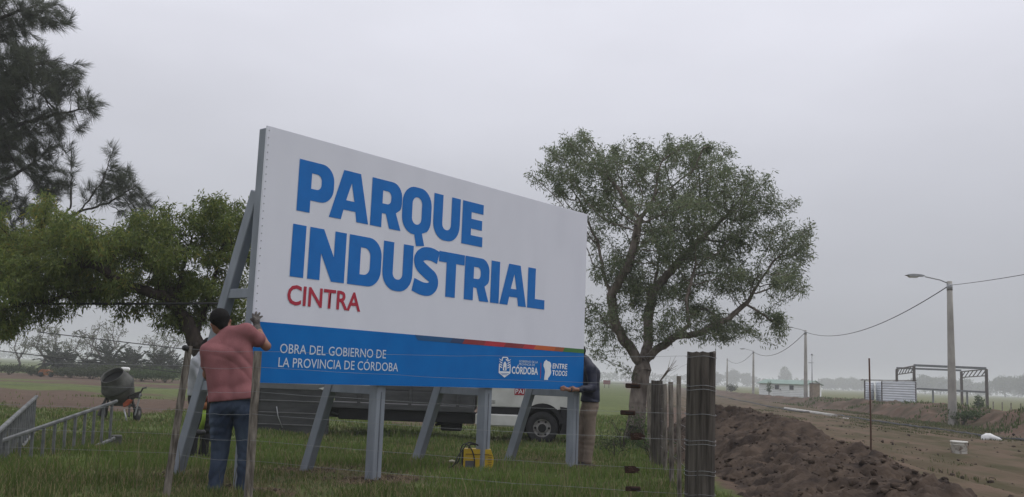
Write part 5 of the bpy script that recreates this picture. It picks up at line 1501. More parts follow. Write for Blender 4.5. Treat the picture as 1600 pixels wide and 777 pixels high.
# ================================================================== TRUCK BEHIND THE SIGN
TKY = 22.35                                            # near side of the truck
def tkx(px): return float(at(px, 640, TKY)[0])
def tkz(py, px=800): return float(at(px, py, TKY)[2]) + 0.30
tk0 = np.array([tkx(650), TKY + 1.0, -0.30])
truck = thing('flatbed_truck', 'white cab flatbed truck with grey drop-side bed parked behind the sign', 'truck', tk0)
def tx(px): return tkx(px) - tk0[0]
NEAR, FARS = -1.0, 1.0
t_white = mat('truck_white', (0.56, 0.56, 0.53), 0.4, color2=(0.45, 0.45, 0.42), scale=3, spec=0.5)
t_black = mat('truck_black', (0.016, 0.016, 0.018), 0.7, spec=0.25)
t_grey = mat('bed_grey', (0.072, 0.073, 0.075), 0.75, color2=(0.046, 0.047, 0.049), scale=6, spec=0.25, stretch=(0.4, 1, 2))
t_dark = mat('chassis_dark', (0.012, 0.012, 0.013), 0.85)
glass_t = mat('truck_glass', (0.03, 0.035, 0.04), 0.1, spec=0.6)
wx, wr = tx(848), 0.372
x0, x1 = tx(757), tx(893)
zd = tkz(636, 790)
def arch(cx_, cz_, r, a0, a1, n=12):
    return [(cx_ + r * math.cos(rad(a0 + (a1 - a0) * i / n)), cz_ + r * math.sin(rad(a0 + (a1 - a0) * i / n))) for i in range(n + 1)]
# cab shell with wheel arch
ar = arch(wx, 0.42, 0.50, 155, 25)
prof = [(x0, zd), (ar[0][0], zd)] + [p for p in ar if p[1] > zd - 0.05] + [(x1 - 0.02, zd + 0.03), (x1, 1.05), (x1 - 0.05, 1.25), (x1 - 0.55, 1.42), (x1 - 0.95, 2.05), (x1 - 1.15, 2.18), (x0 + 0.08, 2.2), (x0, 2.1)]
cab = MB().prism([(p[0], p[1]) for p in prof], (0, NEAR + 0.01, 0), (1, 0, 0), (0, 0, 1), (0, 1, 0), 1.98).build('cab', t_white, truck)
door = MB().prism([(x0 + 0.08, zd + 0.012), (tx(817), zd + 0.012), (tx(826), zd + 0.30), (tx(828), 1.35), (x0 + 0.08, 1.35)], (0, NEAR - 0.004, 0), (1, 0, 0), (0, 0, 1), (0, 1, 0), 0.013).build('door', t_white, truck)
for k in range(3): MB().box((tx(770), NEAR - 0.007, zd + 0.07 + 0.03 * k), (0.10, 0.006, 0.008)).build('vent_slot', t_black, door)
MB().prism([(x0 + 0.14, 1.40), (tx(828), 1.40), (tx(828) - 0.25, 1.98), (x0 + 0.14, 1.98)], (0, NEAR + 0.004, 0), (1, 0, 0), (0, 0, 1), (0, 1, 0), 0.01).build('side_window', glass_t, cab)
MB().add([(x1 - 0.58, NEAR + 0.12, 1.46), (x1 - 0.58, FARS - 0.12, 1.46), (x1 - 0.95, FARS - 0.15, 2.02), (x1 - 0.95, NEAR + 0.15, 2.02)], [(0, 1, 2, 3)]).build('windscreen', glass_t, cab)
MB().box((tx(772), NEAR - 0.02, 1.28), (0.16, 0.02, 0.03), bev=0.005).build('handle', t_black, door)
# red label with white letters on the door
lx0, lx1 = tx(803), tx(819); lz0, lz1 = tkz(618, 820), tkz(606.5, 820)
lab = MB().box(((lx0 + lx1) / 2, NEAR - 0.0075, (lz0 + lz1) / 2), (lx1 - lx0, 0.003, lz1 - lz0)).build('door_label', mat('label_red', (0.30, 0.022, 0.035), 0.5), door)
def wall_text(name, body, m, parent, xa, xb, za, zb, y, bold=0.0):
    cu = bpy.data.curves.new('text', 'FONT'); cu.body = body; cu.offset = bold; cu.fill_mode = 'FRONT'
    to = bpy.data.objects.new('text', cu); COL.objects.link(to)
    dg = bpy.context.evaluated_depsgraph_get(); dg.update()
    me = bpy.data.meshes.new_from_object(to.evaluated_get(dg)); bpy.data.objects.remove(to); bpy.data.curves.remove(cu)
    co = np.empty(len(me.vertices) * 3, np.float32); me.vertices.foreach_get('co', co); co = co.reshape(-1, 3); mn, mx_ = co.min(0), co.max(0)
    V = np.stack([xa + (co[:, 0] - mn[0]) / (mx_[0] - mn[0]) * (xb - xa), np.full(len(co), y), za + (co[:, 1] - mn[1]) / (mx_[1] - mn[1]) * (zb - za)], -1).astype(np.float32)
    me.vertices.foreach_set('co', V.ravel()); me.materials.clear(); me.materials.append(m); me.update()
    return link(name, me, parent)
wall_text('lettering', 'PAI', logo_white, lab, lx0 + 0.02, lx1 - 0.02, lz0 + 0.035, lz1 - 0.03, NEAR - 0.0125)
MB().box((wx, NEAR + 0.62, 0.62), (1.15, 0.05, 0.85)).build('inner_fender', t_dark, truck)
# dark sill strip, white step, arch liner and bumper
MB().box(((x0 + tx(818)) / 2, NEAR + 0.25, (zd + tkz(648)) / 2), (tx(818) - x0, 0.46, zd - tkz(648) - 0.004), bev=0.01).build('sill_strip', t_black, truck)
zs1, zs0 = tkz(648), tkz(667)
MB().box(((tx(743) + tx(812)) / 2, NEAR + 0.2, (zs0 + zs1) / 2 - 0.002), (tx(812) - tx(743), 0.42, zs1 - zs0), bev=0.03).build('side_step', t_white, truck)
MB().prism(arch(wx, 0.42, 0.50, 175, 5) + arch(wx, 0.42, 0.40, 5, 175), (0, NEAR + 0.02, 0), (1, 0, 0), (0, 0, 1), (0, 1, 0), 0.55).build('arch_liner', t_black, truck)
MB().prism([(wx + 0.42, 0.22), (x1 + 0.02, 0.24), (x1 + 0.05, 0.45), (x1 + 0.03, zd + 0.02), (wx + 0.40, zd + 0.05), (wx + 0.48, 0.5)], (0, NEAR + 0.0, 0), (1, 0, 0), (0, 0, 1), (0, 1, 0), 2.0).build('bumper', t_black, truck)
MB().box((tx(852), NEAR - 0.002, tkz(611)), (0.32, 0.02, 0.10), bev=0.01).build('side_marker', mat('marker_red', (0.13, 0.035, 0.028), 0.35), truck)
MB().box((x1 + 0.0, NEAR + 0.3, 1.0), (0.06, 0.3, 0.16), bev=0.02).build('headlight', glass_t, truck)
MB().box((x1 + 0.0, FARS - 0.3, 1.0), (0.06, 0.3, 0.16), bev=0.02).build('headlight', glass_t, truck)
tyre_m = mat('truck_tyre', (0.022, 0.022, 0.023), 0.9, var=0.3, scale=10, bump=0.3)
hub_m = mat('dirty_hub', (0.24, 0.235, 0.225), 0.6, color2=(0.12, 0.11, 0.10), scale=9, spec=0.4)
def truck_wheel(cx_, cy_, r, sgn):
    w = MB().lathe([(r * 0.56, -0.10), (r * 0.60, -0.115), (r * 0.93, -0.115), (r, -0.085), (r, 0.085), (r * 0.93, 0.115), (r * 0.60, 0.115), (r * 0.56, 0.10)], (cx_, cy_, r - 0.02), (0, 1, 0), 32, cap=False).build('wheel', tyre_m, truck)
    f = -0.1 * sgn
    hb_ = MB(); hb_.lathe([(r * 0.57, f * 0.9), (r * 0.52, f * 0.95), (r * 0.46, f * 0.55), (r * 0.36, f * 0.62), (r * 0.30, f * 1.12), (r * 0.16, f * 1.18), (0.0, f * 1.18)], (cx_, cy_, r - 0.02), (0, 1, 0), 28, cap=False); hb_.build('rim', hub_m, w)
    MB().lathe([(r * 0.26, f * 1.2), (r * 0.0, f * 1.21)], (cx_, cy_, r - 0.02), (0, 1, 0), 18, cap=False).build('hub_cap', t_dark, w)
    for k in range(6):
        a = 2 * math.pi * k / 6
        MB().lathe([(r * 0.075, f * 0.97), (0.0, f * 0.975)], (cx_ + r * 0.43 * math.cos(a), cy_ + f * 0.0, r - 0.02 + r * 0.43 * math.sin(a)), (0, 1, 0), 10, cap=False).build('rim_hole', t_dark, w)
truck_wheel(wx, NEAR + 0.13, wr, 1); truck_wheel(wx, FARS - 0.13, wr, -1)
rxw = tx(452)
truck_wheel(rxw, NEAR + 0.20, wr, 1); truck_wheel(rxw, FARS - 0.20, wr, -1)
# chassis, tank and bed
zf = tkz(640, 640)                                     # bed floor
bl, br, bm = tx(398), tx(741), tx(517)
for y in (-0.38, 0.38): MB().box(((bl + x1 - 0.3) / 2, y, 0.50), (x1 - 0.3 - bl, 0.08, 0.2)).build('chassis_rail', t_dark, truck)
for px_ in (540, 600, 660, 720): MB().box((tx(px_), 0, 0.5), (0.1, 0.68, 0.12)).build('cross_member', t_dark, truck)
MB().box(((tx(528) + tx(742)) / 2, NEAR + 0.32, (zf + tkz(664)) / 2 - 0.02), (tx(742) - tx(528), 0.5, zf - tkz(664)), bev=0.02).build('side_tank', t_dark, truck)
MB().box((tx(705), NEAR + 0.45, 0.30), (0.5, 0.3, 0.22), bev=0.03).build('fuel_tank', t_dark, truck)
MB().tube([(tx(680), NEAR + 0.35, 0.32), (tx(690), NEAR + 0.30, 0.36), (tx(700), NEAR + 0.3, 0.38)], 0.035, 8).build('exhaust', t_black, truck)
MB().tube([(tx(517), NEAR + 0.1, 0.52), (tx(540), NEAR + 0.5, 0.40)], 0.03, 6).build('brace_bar', t_grey, truck)
MB().box(((bl + br) / 2, 0, zf + 0.05), (br - bl, 1.96, 0.08), bev=0.01).build('bed_floor', t_grey, truck)
MB().box(((bm + br) / 2, NEAR - 0.008, zf + 0.045), (br - bm, 0.03, 0.13), bev=0.008).build('bed_rail', t_grey, truck)
hs_ = 0.30
for k in range(3):
    MB().box(((bm + br) / 2 + 0.02, NEAR + 0.02, zf + 0.30 + k * hs_ - 0.03), (br - bm - 0.1, 0.03, hs_ - 0.025), bev=0.008).build('side_slat', t_grey, truck)
for px_ in (560, 640, 715): MB().box((tx(px_), NEAR - 0.012, zf + 0.55), (0.075, 0.03, 0.9), bev=0.006).build('side_stake', t_grey, truck)
for k in range(3): MB().box(((bl + br) / 2, FARS - 0.02, zf + 0.30 + k * hs_ - 0.03), (br - bl, 0.03, hs_ - 0.025)).build('side_slat', t_grey, truck)
MB().box((br - 0.02, 0, zf + 0.7), (0.06, 1.9, 1.2)).build('headboard', t_grey, truck)
# dropped rear side: four wide boards hanging on the near side
zt_, zb_ = tkz(608, 450), tkz(682, 450)
drop = link('dropped_side', None, truck)
drop['label'] = 'dropped rear side of grey boards hanging low'
nb = 4; hh_ = (zt_ - zb_) / nb
for k in range(nb):
    z = zb_ + hh_ * (k + 0.5)
    MB().box(((bl + bm) / 2, NEAR - 0.07, z), (bm - bl - 0.03, 0.03, hh_ - 0.012), bev=0.006).build('board', t_grey, drop)
    if k: MB().box(((bl + bm) / 2, NEAR - 0.09, z - hh_ / 2 + 0.0), (bm - bl - 0.03, 0.02, 0.022), bev=0.004).build('batten', mat('bed_edge', (0.17, 0.17, 0.172), 0.7), drop)
for px_ in (402, 511): MB().box((tx(px_), NEAR - 0.105, (zt_ + zb_) / 2), (0.10, 0.03, zt_ - zb_), bev=0.006).build('end_stile', t_grey, drop)
MB().box(((bl + bm) / 2, NEAR - 0.05, tkz(605, 450) + 0.02), (bm - bl + 0.1, 0.1, 0.14), bev=0.01).build('top_rail', mat('rail_grey', (0.16, 0.165, 0.17), 0.7, var=0.2, scale=5), truck)
MB().tube([(tx(434), NEAR - 0.13, tkz(635, 434)), (tx(437), NEAR - 0.13, tkz(650, 437)), (tx(445), NEAR - 0.13, tkz(668, 445))], 0.012, 6).build('latch_rod', galv, drop)
MB().box((tx(556), NEAR - 0.08, tkz(602.5, 556)), (0.26, 0.02, 0.055)).build('red_reflector', mat('reflector_red', (0.22, 0.012, 0.02), 0.4), truck)
MB().box((tx(573), NEAR - 0.08, tkz(602.5, 573)), (0.26, 0.02, 0.055)).build('yellow_reflector', mat('reflector_yellow', (0.42, 0.28, 0.02), 0.4), truck)
rag = MB(); rag.add([(-0.16, 0, -0.03), (-0.02, -0.03, 0.0), (0.10, 0.01, 0.10), (0.06, -0.02, -0.02), (-0.06, -0.02, -0.06)], [(0, 1, 4), (1, 2, 3), (1, 3, 4)])
rag.build('white_rag', MATS['white_plastic'], truck, (tx(508), NEAR - 0.125, tkz(605, 508)))

# ================================================================== PEOPLE (smooth skinned figures)
def cone_field(Fd, X0, h, a, b, ra, rb, k):
    a = np.array(a, float); b = np.array(b, float)
    pad = max(ra, rb) + k + 3 * h
    lo = np.floor((np.minimum(a, b) - pad - X0) / h).astype(int); hi = np.ceil((np.maximum(a, b) + pad - X0) / h).astype(int) + 1
    lo = np.maximum(lo, 0); hi = np.minimum(hi, Fd.shape)
    if (hi <= lo).any(): return
    g = [X0[i] + h * np.arange(lo[i], hi[i]) for i in range(3)]
    px, py, pz = np.meshgrid(*g, indexing='ij')
    d = b - a; L2 = d @ d + 1e-12
    t = np.clip(((px - a[0]) * d[0] + (py - a[1]) * d[1] + (pz - a[2]) * d[2]) / L2, 0, 1)
    q = np.sqrt((px - a[0] - d[0] * t) ** 2 + (py - a[1] - d[1] * t) ** 2 + (pz - a[2] - d[2] * t) ** 2) - (ra + (rb - ra) * t)
    S = Fd[lo[0]:hi[0], lo[1]:hi[1], lo[2]:hi[2]]
    hh = np.clip(0.5 + 0.5 * (S - q) / max(k, 1e-6), 0, 1)
    S[...] = S * (1 - hh) + q * hh - k * hh * (1 - hh)
def surface_nets(Fd, X0, h):
    inside = Fd < 0
    nx, ny, nz = Fd.shape
    c = np.zeros((nx - 1, ny - 1, nz - 1), int)
    for i in (0, 1):
        for j in (0, 1):
            for l in (0, 1): c += inside[i:nx - 1 + i, j:ny - 1 + j, l:nz - 1 + l]
    act = (c > 0) & (c < 8)
    ids = np.full(act.shape, -1); ids[act] = np.arange(act.sum())
    I, J, K = np.nonzero(act)
    acc = np.zeros((len(I), 3)); cnt = np.zeros(len(I))
    for ax in range(3):
        for u in (0, 1):
            for v in (0, 1):
                o = [0, 0, 0]; oth = [q for q in range(3) if q != ax]; o[oth[0]] = u; o[oth[1]] = v
                o2 = list(o); o2[ax] = 1
                fa = Fd[I + o[0], J + o[1], K + o[2]]; fb = Fd[I + o2[0], J + o2[1], K + o2[2]]
                m = (fa < 0) != (fb < 0)
                t = np.where(m, fa / np.where(m, fa - fb, 1), 0)
                P = np.array(o, float)[None].repeat(len(I), 0); P[:, ax] += t
                acc[m] += P[m]; cnt[m] += 1
    V = X0 + h * (np.stack([I, J, K], -1) + acc / cnt[:, None])
    Fs = []
    for ax in range(3):
        o = [q for q in range(3) if q != ax]
        A = inside
        s0 = [slice(None)] * 3; s1 = [slice(None)] * 3
        s0[ax] = slice(0, -1); s1[ax] = slice(1, None)
        for q in o: s0[q] = slice(1, -1); s1[q] = slice(1, -1)
        a0 = A[tuple(s0)]; a1 = A[tuple(s1)]
        E = np.stack(np.nonzero(a0 != a1), -1)
        if not len(E): continue
        flip = a0[E[:, 0], E[:, 1], E[:, 2]]
        E = E.copy()
        for q in o: E[:, q] += 1
        quad = []
        for (u, v) in ((-1, -1), (0, -1), (0, 0), (-1, 0)):
            W_ = E.copy(); W_[:, o[0]] += u; W_[:, o[1]] += v
            quad.append(ids[W_[:, 0], W_[:, 1], W_[:, 2]])
        Q = np.stack(quad, -1)
        fl = flip if ax != 1 else ~flip
        Q[~fl] = Q[~fl][:, ::-1]
        Fs.append(Q[(Q >= 0).all(1)])
    return V, np.concatenate(Fs)
def figure_mesh(name, prims, h, m, parent, base, wrinkle=0.0, k=0.03, wdir=(0.4, 0.3, 1.0), cut=None, wf=24.0):
    """prims: (a, b, ra, rb[, k]) round cones in world space"""
    lo = np.min([np.minimum(p[0], p[1]) - max(p[2], p[3]) for p in prims], 0) - 0.06
    hi = np.max([np.maximum(p[0], p[1]) + max(p[2], p[3]) for p in prims], 0) + 0.06
    shp = np.ceil((hi - lo) / h).astype(int) + 1
    Fd = np.full(tuple(shp), 0.25)
    for p in prims: cone_field(Fd, lo, h, p[0], p[1], p[2], p[3], p[4] if len(p) > 4 else k)
    if wrinkle or cut is not None:
        g = [lo[i] + h * np.arange(shp[i]) for i in range(3)]
        X, Y, Z = np.meshgrid(*g, indexing='ij', sparse=True)
        if wrinkle:
            s = X * wdir[0] + Y * wdir[1] + Z * wdir[2]
            am = 0.5 + 0.5 * np.sin(X * 7.3 + 2 * np.sin(Z * 5.1)) * np.sin(Z * 6.1 + Y * 5 + 0.7)
            w1 = np.sin(s * wf + 2.6 * np.sin(X * 6 + 1) + 2.1 * np.sin(Z * 8 + X * 4))
            Fd += wrinkle * am * ((1 - np.abs(w1)) * 1.1 - 0.5 + 0.35 * np.sin((X * 1.3 - Z * 0.8 + Y) * wf * 1.9 + 2 * np.sin(Z * 11)))
        if cut is not None:
            for (q, nn) in cut:
                Fd = np.maximum(Fd, (X - q[0]) * nn[0] + (Y - q[1]) * nn[1] + (Z - q[2]) * nn[2])
    V, Q = surface_nets(Fd, lo, h)
    return link(name, np_mesh(name, V - np.array(base), Q, m, True), parent)
skin = mat('skin', (0.255, 0.130, 0.088), 0.6, color2=(0.215, 0.105, 0.070), scale=14, spec=0.3)
hair_m = mat('dark_hair', (0.009, 0.008, 0.0075), 0.8, bump=0.6, bscale=120, spec=0.12)
shoe_m = mat('dark_shoe', (0.035, 0.030, 0.027), 0.8, var=0.4, scale=15)
glove_m = mat('work_glove', (0.120, 0.110, 0.100), 0.9, color2=(0.060, 0.054, 0.050), scale=25, bump=0.4, bscale=60)
def L_(a, b, t): return np.array(a) * (1 - t) + np.array(b) * t
def hand_prims(wrist, palm, tips, thumb, sc=1.0):
    """palm and five separate bent fingers; tips = four finger ends (index..little)"""
    pr = [(wrist, palm, 0.026 * sc, 0.030 * sc, 0.012)]
    w = np.array(palm) - np.array(wrist); w /= np.linalg.norm(w)
    span_ = (np.array(tips[3]) - np.array(tips[0])); span_ /= np.linalg.norm(span_) + 1e-9
    kn = [np.array(palm) + w * 0.026 + span_ * s for s in (-0.030, -0.010, 0.010, 0.029)]
    for s, k_, t in zip((0.0098, 0.0102, 0.0098, 0.0088), kn, tips):
        pr.append((np.array(palm) + (k_ - np.array(palm)) * 0.4, k_, 0.017, 0.0125, 0.008))
        mid = L_(k_, t, 0.5) + w * 0.006
        pr.append((k_, mid, s * 1.1, s, 0.004)); pr.append((mid, np.array(t), s, s * 0.82, 0.003))
    b0 = L_(wrist, palm, 0.45); m0 = L_(b0, thumb, 0.55)
    pr.append((b0, m0, 0.016, 0.0125, 0.008)); pr.append((m0, np.array(thumb), 0.0120, 0.0095, 0.004))
    return pr
def head_prims(c, up, fwd, s=1.0):
    c = np.array(c, float); up = np.array(up, float); up /= np.linalg.norm(up); fwd = np.array(fwd, float); fwd -= up * (fwd @ up); fwd /= np.linalg.norm(fwd)
    rt = np.cross(fwd, up)
    P = lambda f, r, u: c + fwd * f * s + rt * r * s + up * u * s
    pr = [(P(-0.025, 0, 0.035), P(0.02, 0, 0.045), 0.086 * s, 0.078 * s, 0.03), (P(0.02, 0, 0.0), P(0.045, 0, -0.075), 0.066 * s, 0.045 * s, 0.03),
          (P(0.035, -0.03, -0.02), P(0.035, 0.03, -0.02), 0.052 * s, 0.052 * s, 0.02), (P(0.095, 0, 0.01), P(0.112, 0, -0.028), 0.010 * s, 0.015 * s, 0.012),
          (P(0.088, -0.018, -0.062), P(0.088, 0.018, -0.062), 0.010 * s, 0.010 * s, 0.006), (P(0.078, -0.04, 0.032), P(0.084, 0.04, 0.032), 0.014 * s, 0.014 * s, 0.012)]
    for sg in (-1, 1): pr += [(P(-0.012, 0.083 * sg, 0.015), P(-0.006, 0.080 * sg, -0.028), 0.014 * s, 0.009 * s, 0.006), (P(-0.022, 0.090 * sg, 0.005), P(-0.022, 0.088 * sg, 0.012), 0.012 * s, 0.012 * s, 0.005)]
    hair = [(P(-0.035, 0, 0.055), P(0.02, 0, 0.072), 0.092 * s, 0.080 * s, 0.03), (P(-0.055, 0, 0.02), P(-0.055, 0, -0.035), 0.072 * s, 0.050 * s, 0.03)]
    for sg in (-1, 1): hair.append((P(-0.03, 0.055 * sg, 0.04), P(0.0, 0.058 * sg, 0.02), 0.036 * s, 0.026 * s, 0.02))
    eyes = [P(0.090, 0.032 * sg, 0.012) for sg in (-1, 1)]
    return pr, hair, eyes
def person(label, J, right, fwd_head, up_head, shirt_m, trouser_m, sleeve=0.6, h=0.0085, hands=None, gloves=None, long_sleeve=False, bulk=1.0, girth=1.0, jacket_collar=False):
    """J joints in world space; right = unit vector to the person's right"""
    g = np.array([J['pelvis'][0], J['pelvis'][1], min(J['ankleL'][2], J['ankleR'][2]) - 0.07])
    t = thing('person', label, 'person', g)
    R_ = np.array(right, float) * girth
    pel, che, nek = (np.array(J[k]) for k in ('pelvis', 'chest', 'neck'))
    waist = L_(pel, che, 0.45)
    hp, hair, eyes = head_prims(J['head'], up_head, fwd_head)
    arms = []
    for s in 'LR':
        arms += [(J['sh' + s], J['el' + s], 0.050, 0.041, 0.03), (J['el' + s], J['wr' + s], 0.041, 0.028, 0.02)]
    tor = [(pel + R_ * 0.06, waist + R_ * 0.06, 0.115, 0.105), (pel - R_ * 0.06, waist - R_ * 0.06, 0.115, 0.105), (waist + R_ * 0.06, che + R_ * 0.08, 0.105, 0.112), (waist - R_ * 0.06, che - R_ * 0.08, 0.105, 0.112),
           (che, nek, 0.10, 0.062), (che + R_ * 0.06, L_(che, J['shR'], 0.85), 0.10, 0.066), (che - R_ * 0.06, L_(che, J['shL'], 0.85), 0.10, 0.066), (L_(nek, J['shR'], 0.3), J['shR'], 0.055, 0.058), (L_(nek, J['shL'], 0.3), J['shL'], 0.055, 0.058)]
    neck_p = [(nek, L_(nek, J['head'], 0.75), 0.056, 0.050, 0.03)]
    body = hp + neck_p + [(p[0], p[1], p[2] * 0.82, p[3] * 0.82, 0.05) for p in tor] + arms
    gl = {}
    for s in 'LR':
        if hands and s in hands:
            pr = hand_prims(J['wr' + s], *hands[s])
            if gloves and s in gloves: gl[s] = [(p[0], p[1], p[2] * 1.16 + 0.001, p[3] * 1.16 + 0.001, p[4]) for p in pr]
            body += pr
    legs_core = []
    for s in 'LR': legs_core += [(J['hip' + s], J['kn' + s], 0.07, 0.05, 0.04), (J['kn' + s], J['an' + s] if 'an' + s in J else J['ankle' + s], 0.05, 0.038, 0.03)]
    figure_mesh('body', body + legs_core, h * 0.8, skin, t, g)
    # shirt
    sh = [(p[0], p[1], p[2] * 1.04 * bulk + 0.008, p[3] * 1.04 * bulk + 0.008, 0.05) for p in tor]
    for s in 'LR':
        e_ = L_(J['sh' + s], J['el' + s], 1.0 if long_sleeve else sleeve)
        sh.append((J['sh' + s], e_, 0.070 * bulk, (0.058 if long_sleeve else 0.066) * bulk, 0.03))
        if long_sleeve: sh.append((J['el' + s], L_(J['el' + s], J['wr' + s], 0.93), 0.056 * bulk, 0.040 * bulk, 0.025))
    hem = J.get('hem', pel)
    sh += [(pel + R_ * 0.07, np.array(hem) + R_ * 0.07, 0.125 * bulk, 0.128 * bulk, 0.03), (pel - R_ * 0.07, np.array(hem) - R_ * 0.07, 0.125 * bulk, 0.128 * bulk, 0.03)]
    if jacket_collar: sh.append((L_(nek, J['head'], 0.15) - R_ * 0.01, L_(nek, J['head'], 0.42) + R_ * 0.01, 0.078, 0.072, 0.02))
    else: sh.append((L_(nek, J['head'], 0.02), L_(nek, J['head'], 0.20), 0.066, 0.064, 0.02))
    cut = [(np.array(hem) + np.array([0, 0, -0.02]), J.get('hemn', (0, 0, -1)))]
    figure_mesh('shirt' if not long_sleeve else 'jacket', sh, h, shirt_m, t, g, 0.012, cut=cut, wdir=(0.75, 0.3, 0.75), wf=13)
    tr = [(pel + R_ * 0.062, np.array(J['hipR']), 0.118, 0.112, 0.05), (pel - R_ * 0.062, np.array(J['hipL']), 0.118, 0.112, 0.05), (pel + R_ * 0.05, waist + R_ * 0.05, 0.115, 0.108, 0.05), (pel - R_ * 0.05, waist - R_ * 0.05, 0.115, 0.108, 0.05)]
    for s in 'LR':
        tr += [(J['hip' + s], J['kn' + s], 0.098 * bulk * girth ** .4, 0.070 * bulk * girth ** .3, 0.012), (J['kn' + s], J['ankle' + s], 0.070 * bulk * girth ** .3, 0.060 * bulk, 0.012)]
        tr.append((L_(J['kn' + s], J['ankle' + s], 0.9), J['ankle' + s], 0.062, 0.068, 0.012))
    cutw = [(L_(pel, waist, 0.75), (0, 0, 1))]
    figure_mesh('trousers', tr, h, trouser_m, t, g, 0.0095 if not long_sleeve else 0.005, wdir=(0.2, 0.2, 1.0), cut=cutw, wf=30)
    figure_mesh('hair', hair, h * 0.9, hair_m, t, g, 0.003, wf=80)
    for e_ in eyes: MB().lathe([(0.001, -0.010), (0.008, -0.006), (0.0105, 0), (0.008, 0.006), (0.001, 0.010)], np.array(e_) - g, (0, 0, 1), 10).build('eye', mat('eye_white', (0.5, 0.48, 0.45), 0.3), t)
    for s in 'LR':
        a_ = np.array(J['ankle' + s]); f_ = np.array(J['foot' + s], float)
        figure_mesh('shoe', [(a_ + np.array([0, 0, -0.01]), a_ + np.array([0, 0, -0.045]), 0.045, 0.042), (a_ + np.array([0, 0, -0.045]) - f_ * 0.03, a_ + np.array([0, 0, -0.052]) + f_ * 0.14, 0.040, 0.034), (a_ + np.array([0, 0, -0.05]) + f_ * 0.14, a_ + np.array([0, 0, -0.056]) + f_ * 0.17, 0.034, 0.028)], 0.009, shoe_m, t, g)
    for s, pr in gl.items(): figure_mesh('glove', pr + [(L_(J['wr' + s], J['el' + s], 0.22), J['wr' + s], 0.036, 0.034, 0.01)], 0.0045, glove_m, t, g)
    return t

pink = mat('pink_cotton', (0.255, 0.105, 0.110), 0.85, color2=(0.205, 0.082, 0.087), scale=9, bump=0.15, bscale=90, spec=0.15, stretch=(1, 1, 0.5))
jeans = mat('blue_denim', (0.070, 0.094, 0.138), 0.85, color2=(0.020, 0.030, 0.054), scale=4.5, bump=0.2, bscale=110, spec=0.15, stretch=(1, 1, 0.45))
navy = mat('navy_nylon', (0.017, 0.021, 0.042), 0.6, color2=(0.011, 0.013, 0.027), scale=8, bump=0.2, bscale=40, spec=0.3)
khaki = mat('khaki_cotton', (0.22, 0.175, 0.140), 0.85, color2=(0.16, 0.125, 0.10), scale=8, bump=0.15, bscale=80, spec=0.15)
grey_cot = mat('pale_grey_cotton', (0.36, 0.37, 0.39), 0.85, color2=(0.27, 0.28, 0.30), scale=9, bump=0.15, bscale=80, spec=0.15)
dark_cot = mat('charcoal_cotton', (0.022, 0.022, 0.026), 0.85, scale=9)

# man in the pink polo shirt, back to us, head tipped left, right hand on the panel
Y1 = 8.95
gz1 = float(ground_z(*at(350, 760, Y1)[:2]))
J = {'pelvis': at(364, 633, Y1), 'chest': at(356, 555, Y1 + 0.03), 'neck': at(357, 523, Y1 + 0.06), 'head': at(345, 507, Y1 + 0.10),
     'shL': at(327, 548, Y1), 'elL': at(324, 585, Y1 + 0.12), 'wrL': at(334, 606, Y1 + 0.33),
     'shR': at(385, 518, Y1 + 0.02), 'elR': at(416, 541, Y1 + 0.16), 'hipL': at(347, 646, Y1), 'hipR': at(383, 644, Y1),
     'knL': at(344, 706, Y1 + 0.04), 'knR': at(385, 704, Y1 + 0.06)}
hc = board_at(400.5, 502, 0.045); J['wrR'] = board_at(401.5, 511, 0.05)
for s, px, dy in (('L', 336, 0.0), ('R', 381, 0.08)):
    a_ = at(px, 760, Y1 + dy); J['ankle' + s] = np.array([a_[0], a_[1], gz1 + 0.085])
J['footL'] = np.array([-0.2, 0.98, 0]); J['footR'] = np.array([0.25, 0.97, 0])
J['hem'] = at(366, 622, Y1 - 0.02); J['hemn'] = (0.13, 0, -0.99)
tips = [board_at(395.0, 491, 0.022), board_at(400.5, 488.0, 0.020), board_at(405.5, 489.5, 0.022), board_at(409.5, 494.5, 0.022)]
hd_l = J['wrL'] + np.array([0.03, 0.06, -0.02])
htl = [hd_l + np.array([0.02 * k - 0.02, 0.09, -0.03 - 0.004 * k]) for k in range(4)]
person('man in pink polo shirt and jeans pressing a gloved hand to the sign', J, (0.98, 0.05, 0.12), (-0.45, 0.88, -0.1), (-0.42, 0.25, 0.88), pink, jeans, 0.58, 0.0080,
       {'R': (hc, tips, board_at(392.5, 499, 0.025)), 'L': (hd_l, htl, hd_l + np.array([0.05, 0.03, 0.02]))}, gloves='R', bulk=1.06, girth=1.3)

# man in the navy jacket at the sign's right end
Y2 = 14.35
J = {'pelvis': at(922, 634, Y2), 'chest': at(924, 585, Y2), 'neck': at(914, 564, Y2 + 0.02), 'head': at(903, 553, Y2 + 0.04),
     'shL': at(924, 577, Y2 - 0.19), 'elL': at(926, 606, Y2 - 0.26), 'wrL': at(905, 609, Y2 - 0.42), 'shR': at(919, 576, Y2 + 0.19), 'elR': at(908, 604, Y2 + 0.02),
     'hipL': at(921, 645, Y2 - 0.09), 'hipR': at(917, 645, Y2 + 0.09), 'knL': at(922, 684, Y2 - 0.10), 'knR': at(909, 682, Y2 + 0.12)}
J['wrR'] = board_at(889, 609, 0.02)
gz2 = float(ground_z(J['pelvis'][0], J['pelvis'][1]))
for s, px, dy in (('L', 918, -0.10), ('R', 908, 0.14)):
    a_ = at(px, 720, Y2 + dy); J['ankle' + s] = np.array([a_[0], a_[1], gz2 + 0.085])
J['footL'] = np.array([-0.95, -0.3, 0]); J['footR'] = np.array([-0.98, -0.1, 0]); J['hem'] = at(922, 626, Y2)
hL = board_at(897, 608.5, 0.05); hR = board_at(882, 607.5, 0.03)
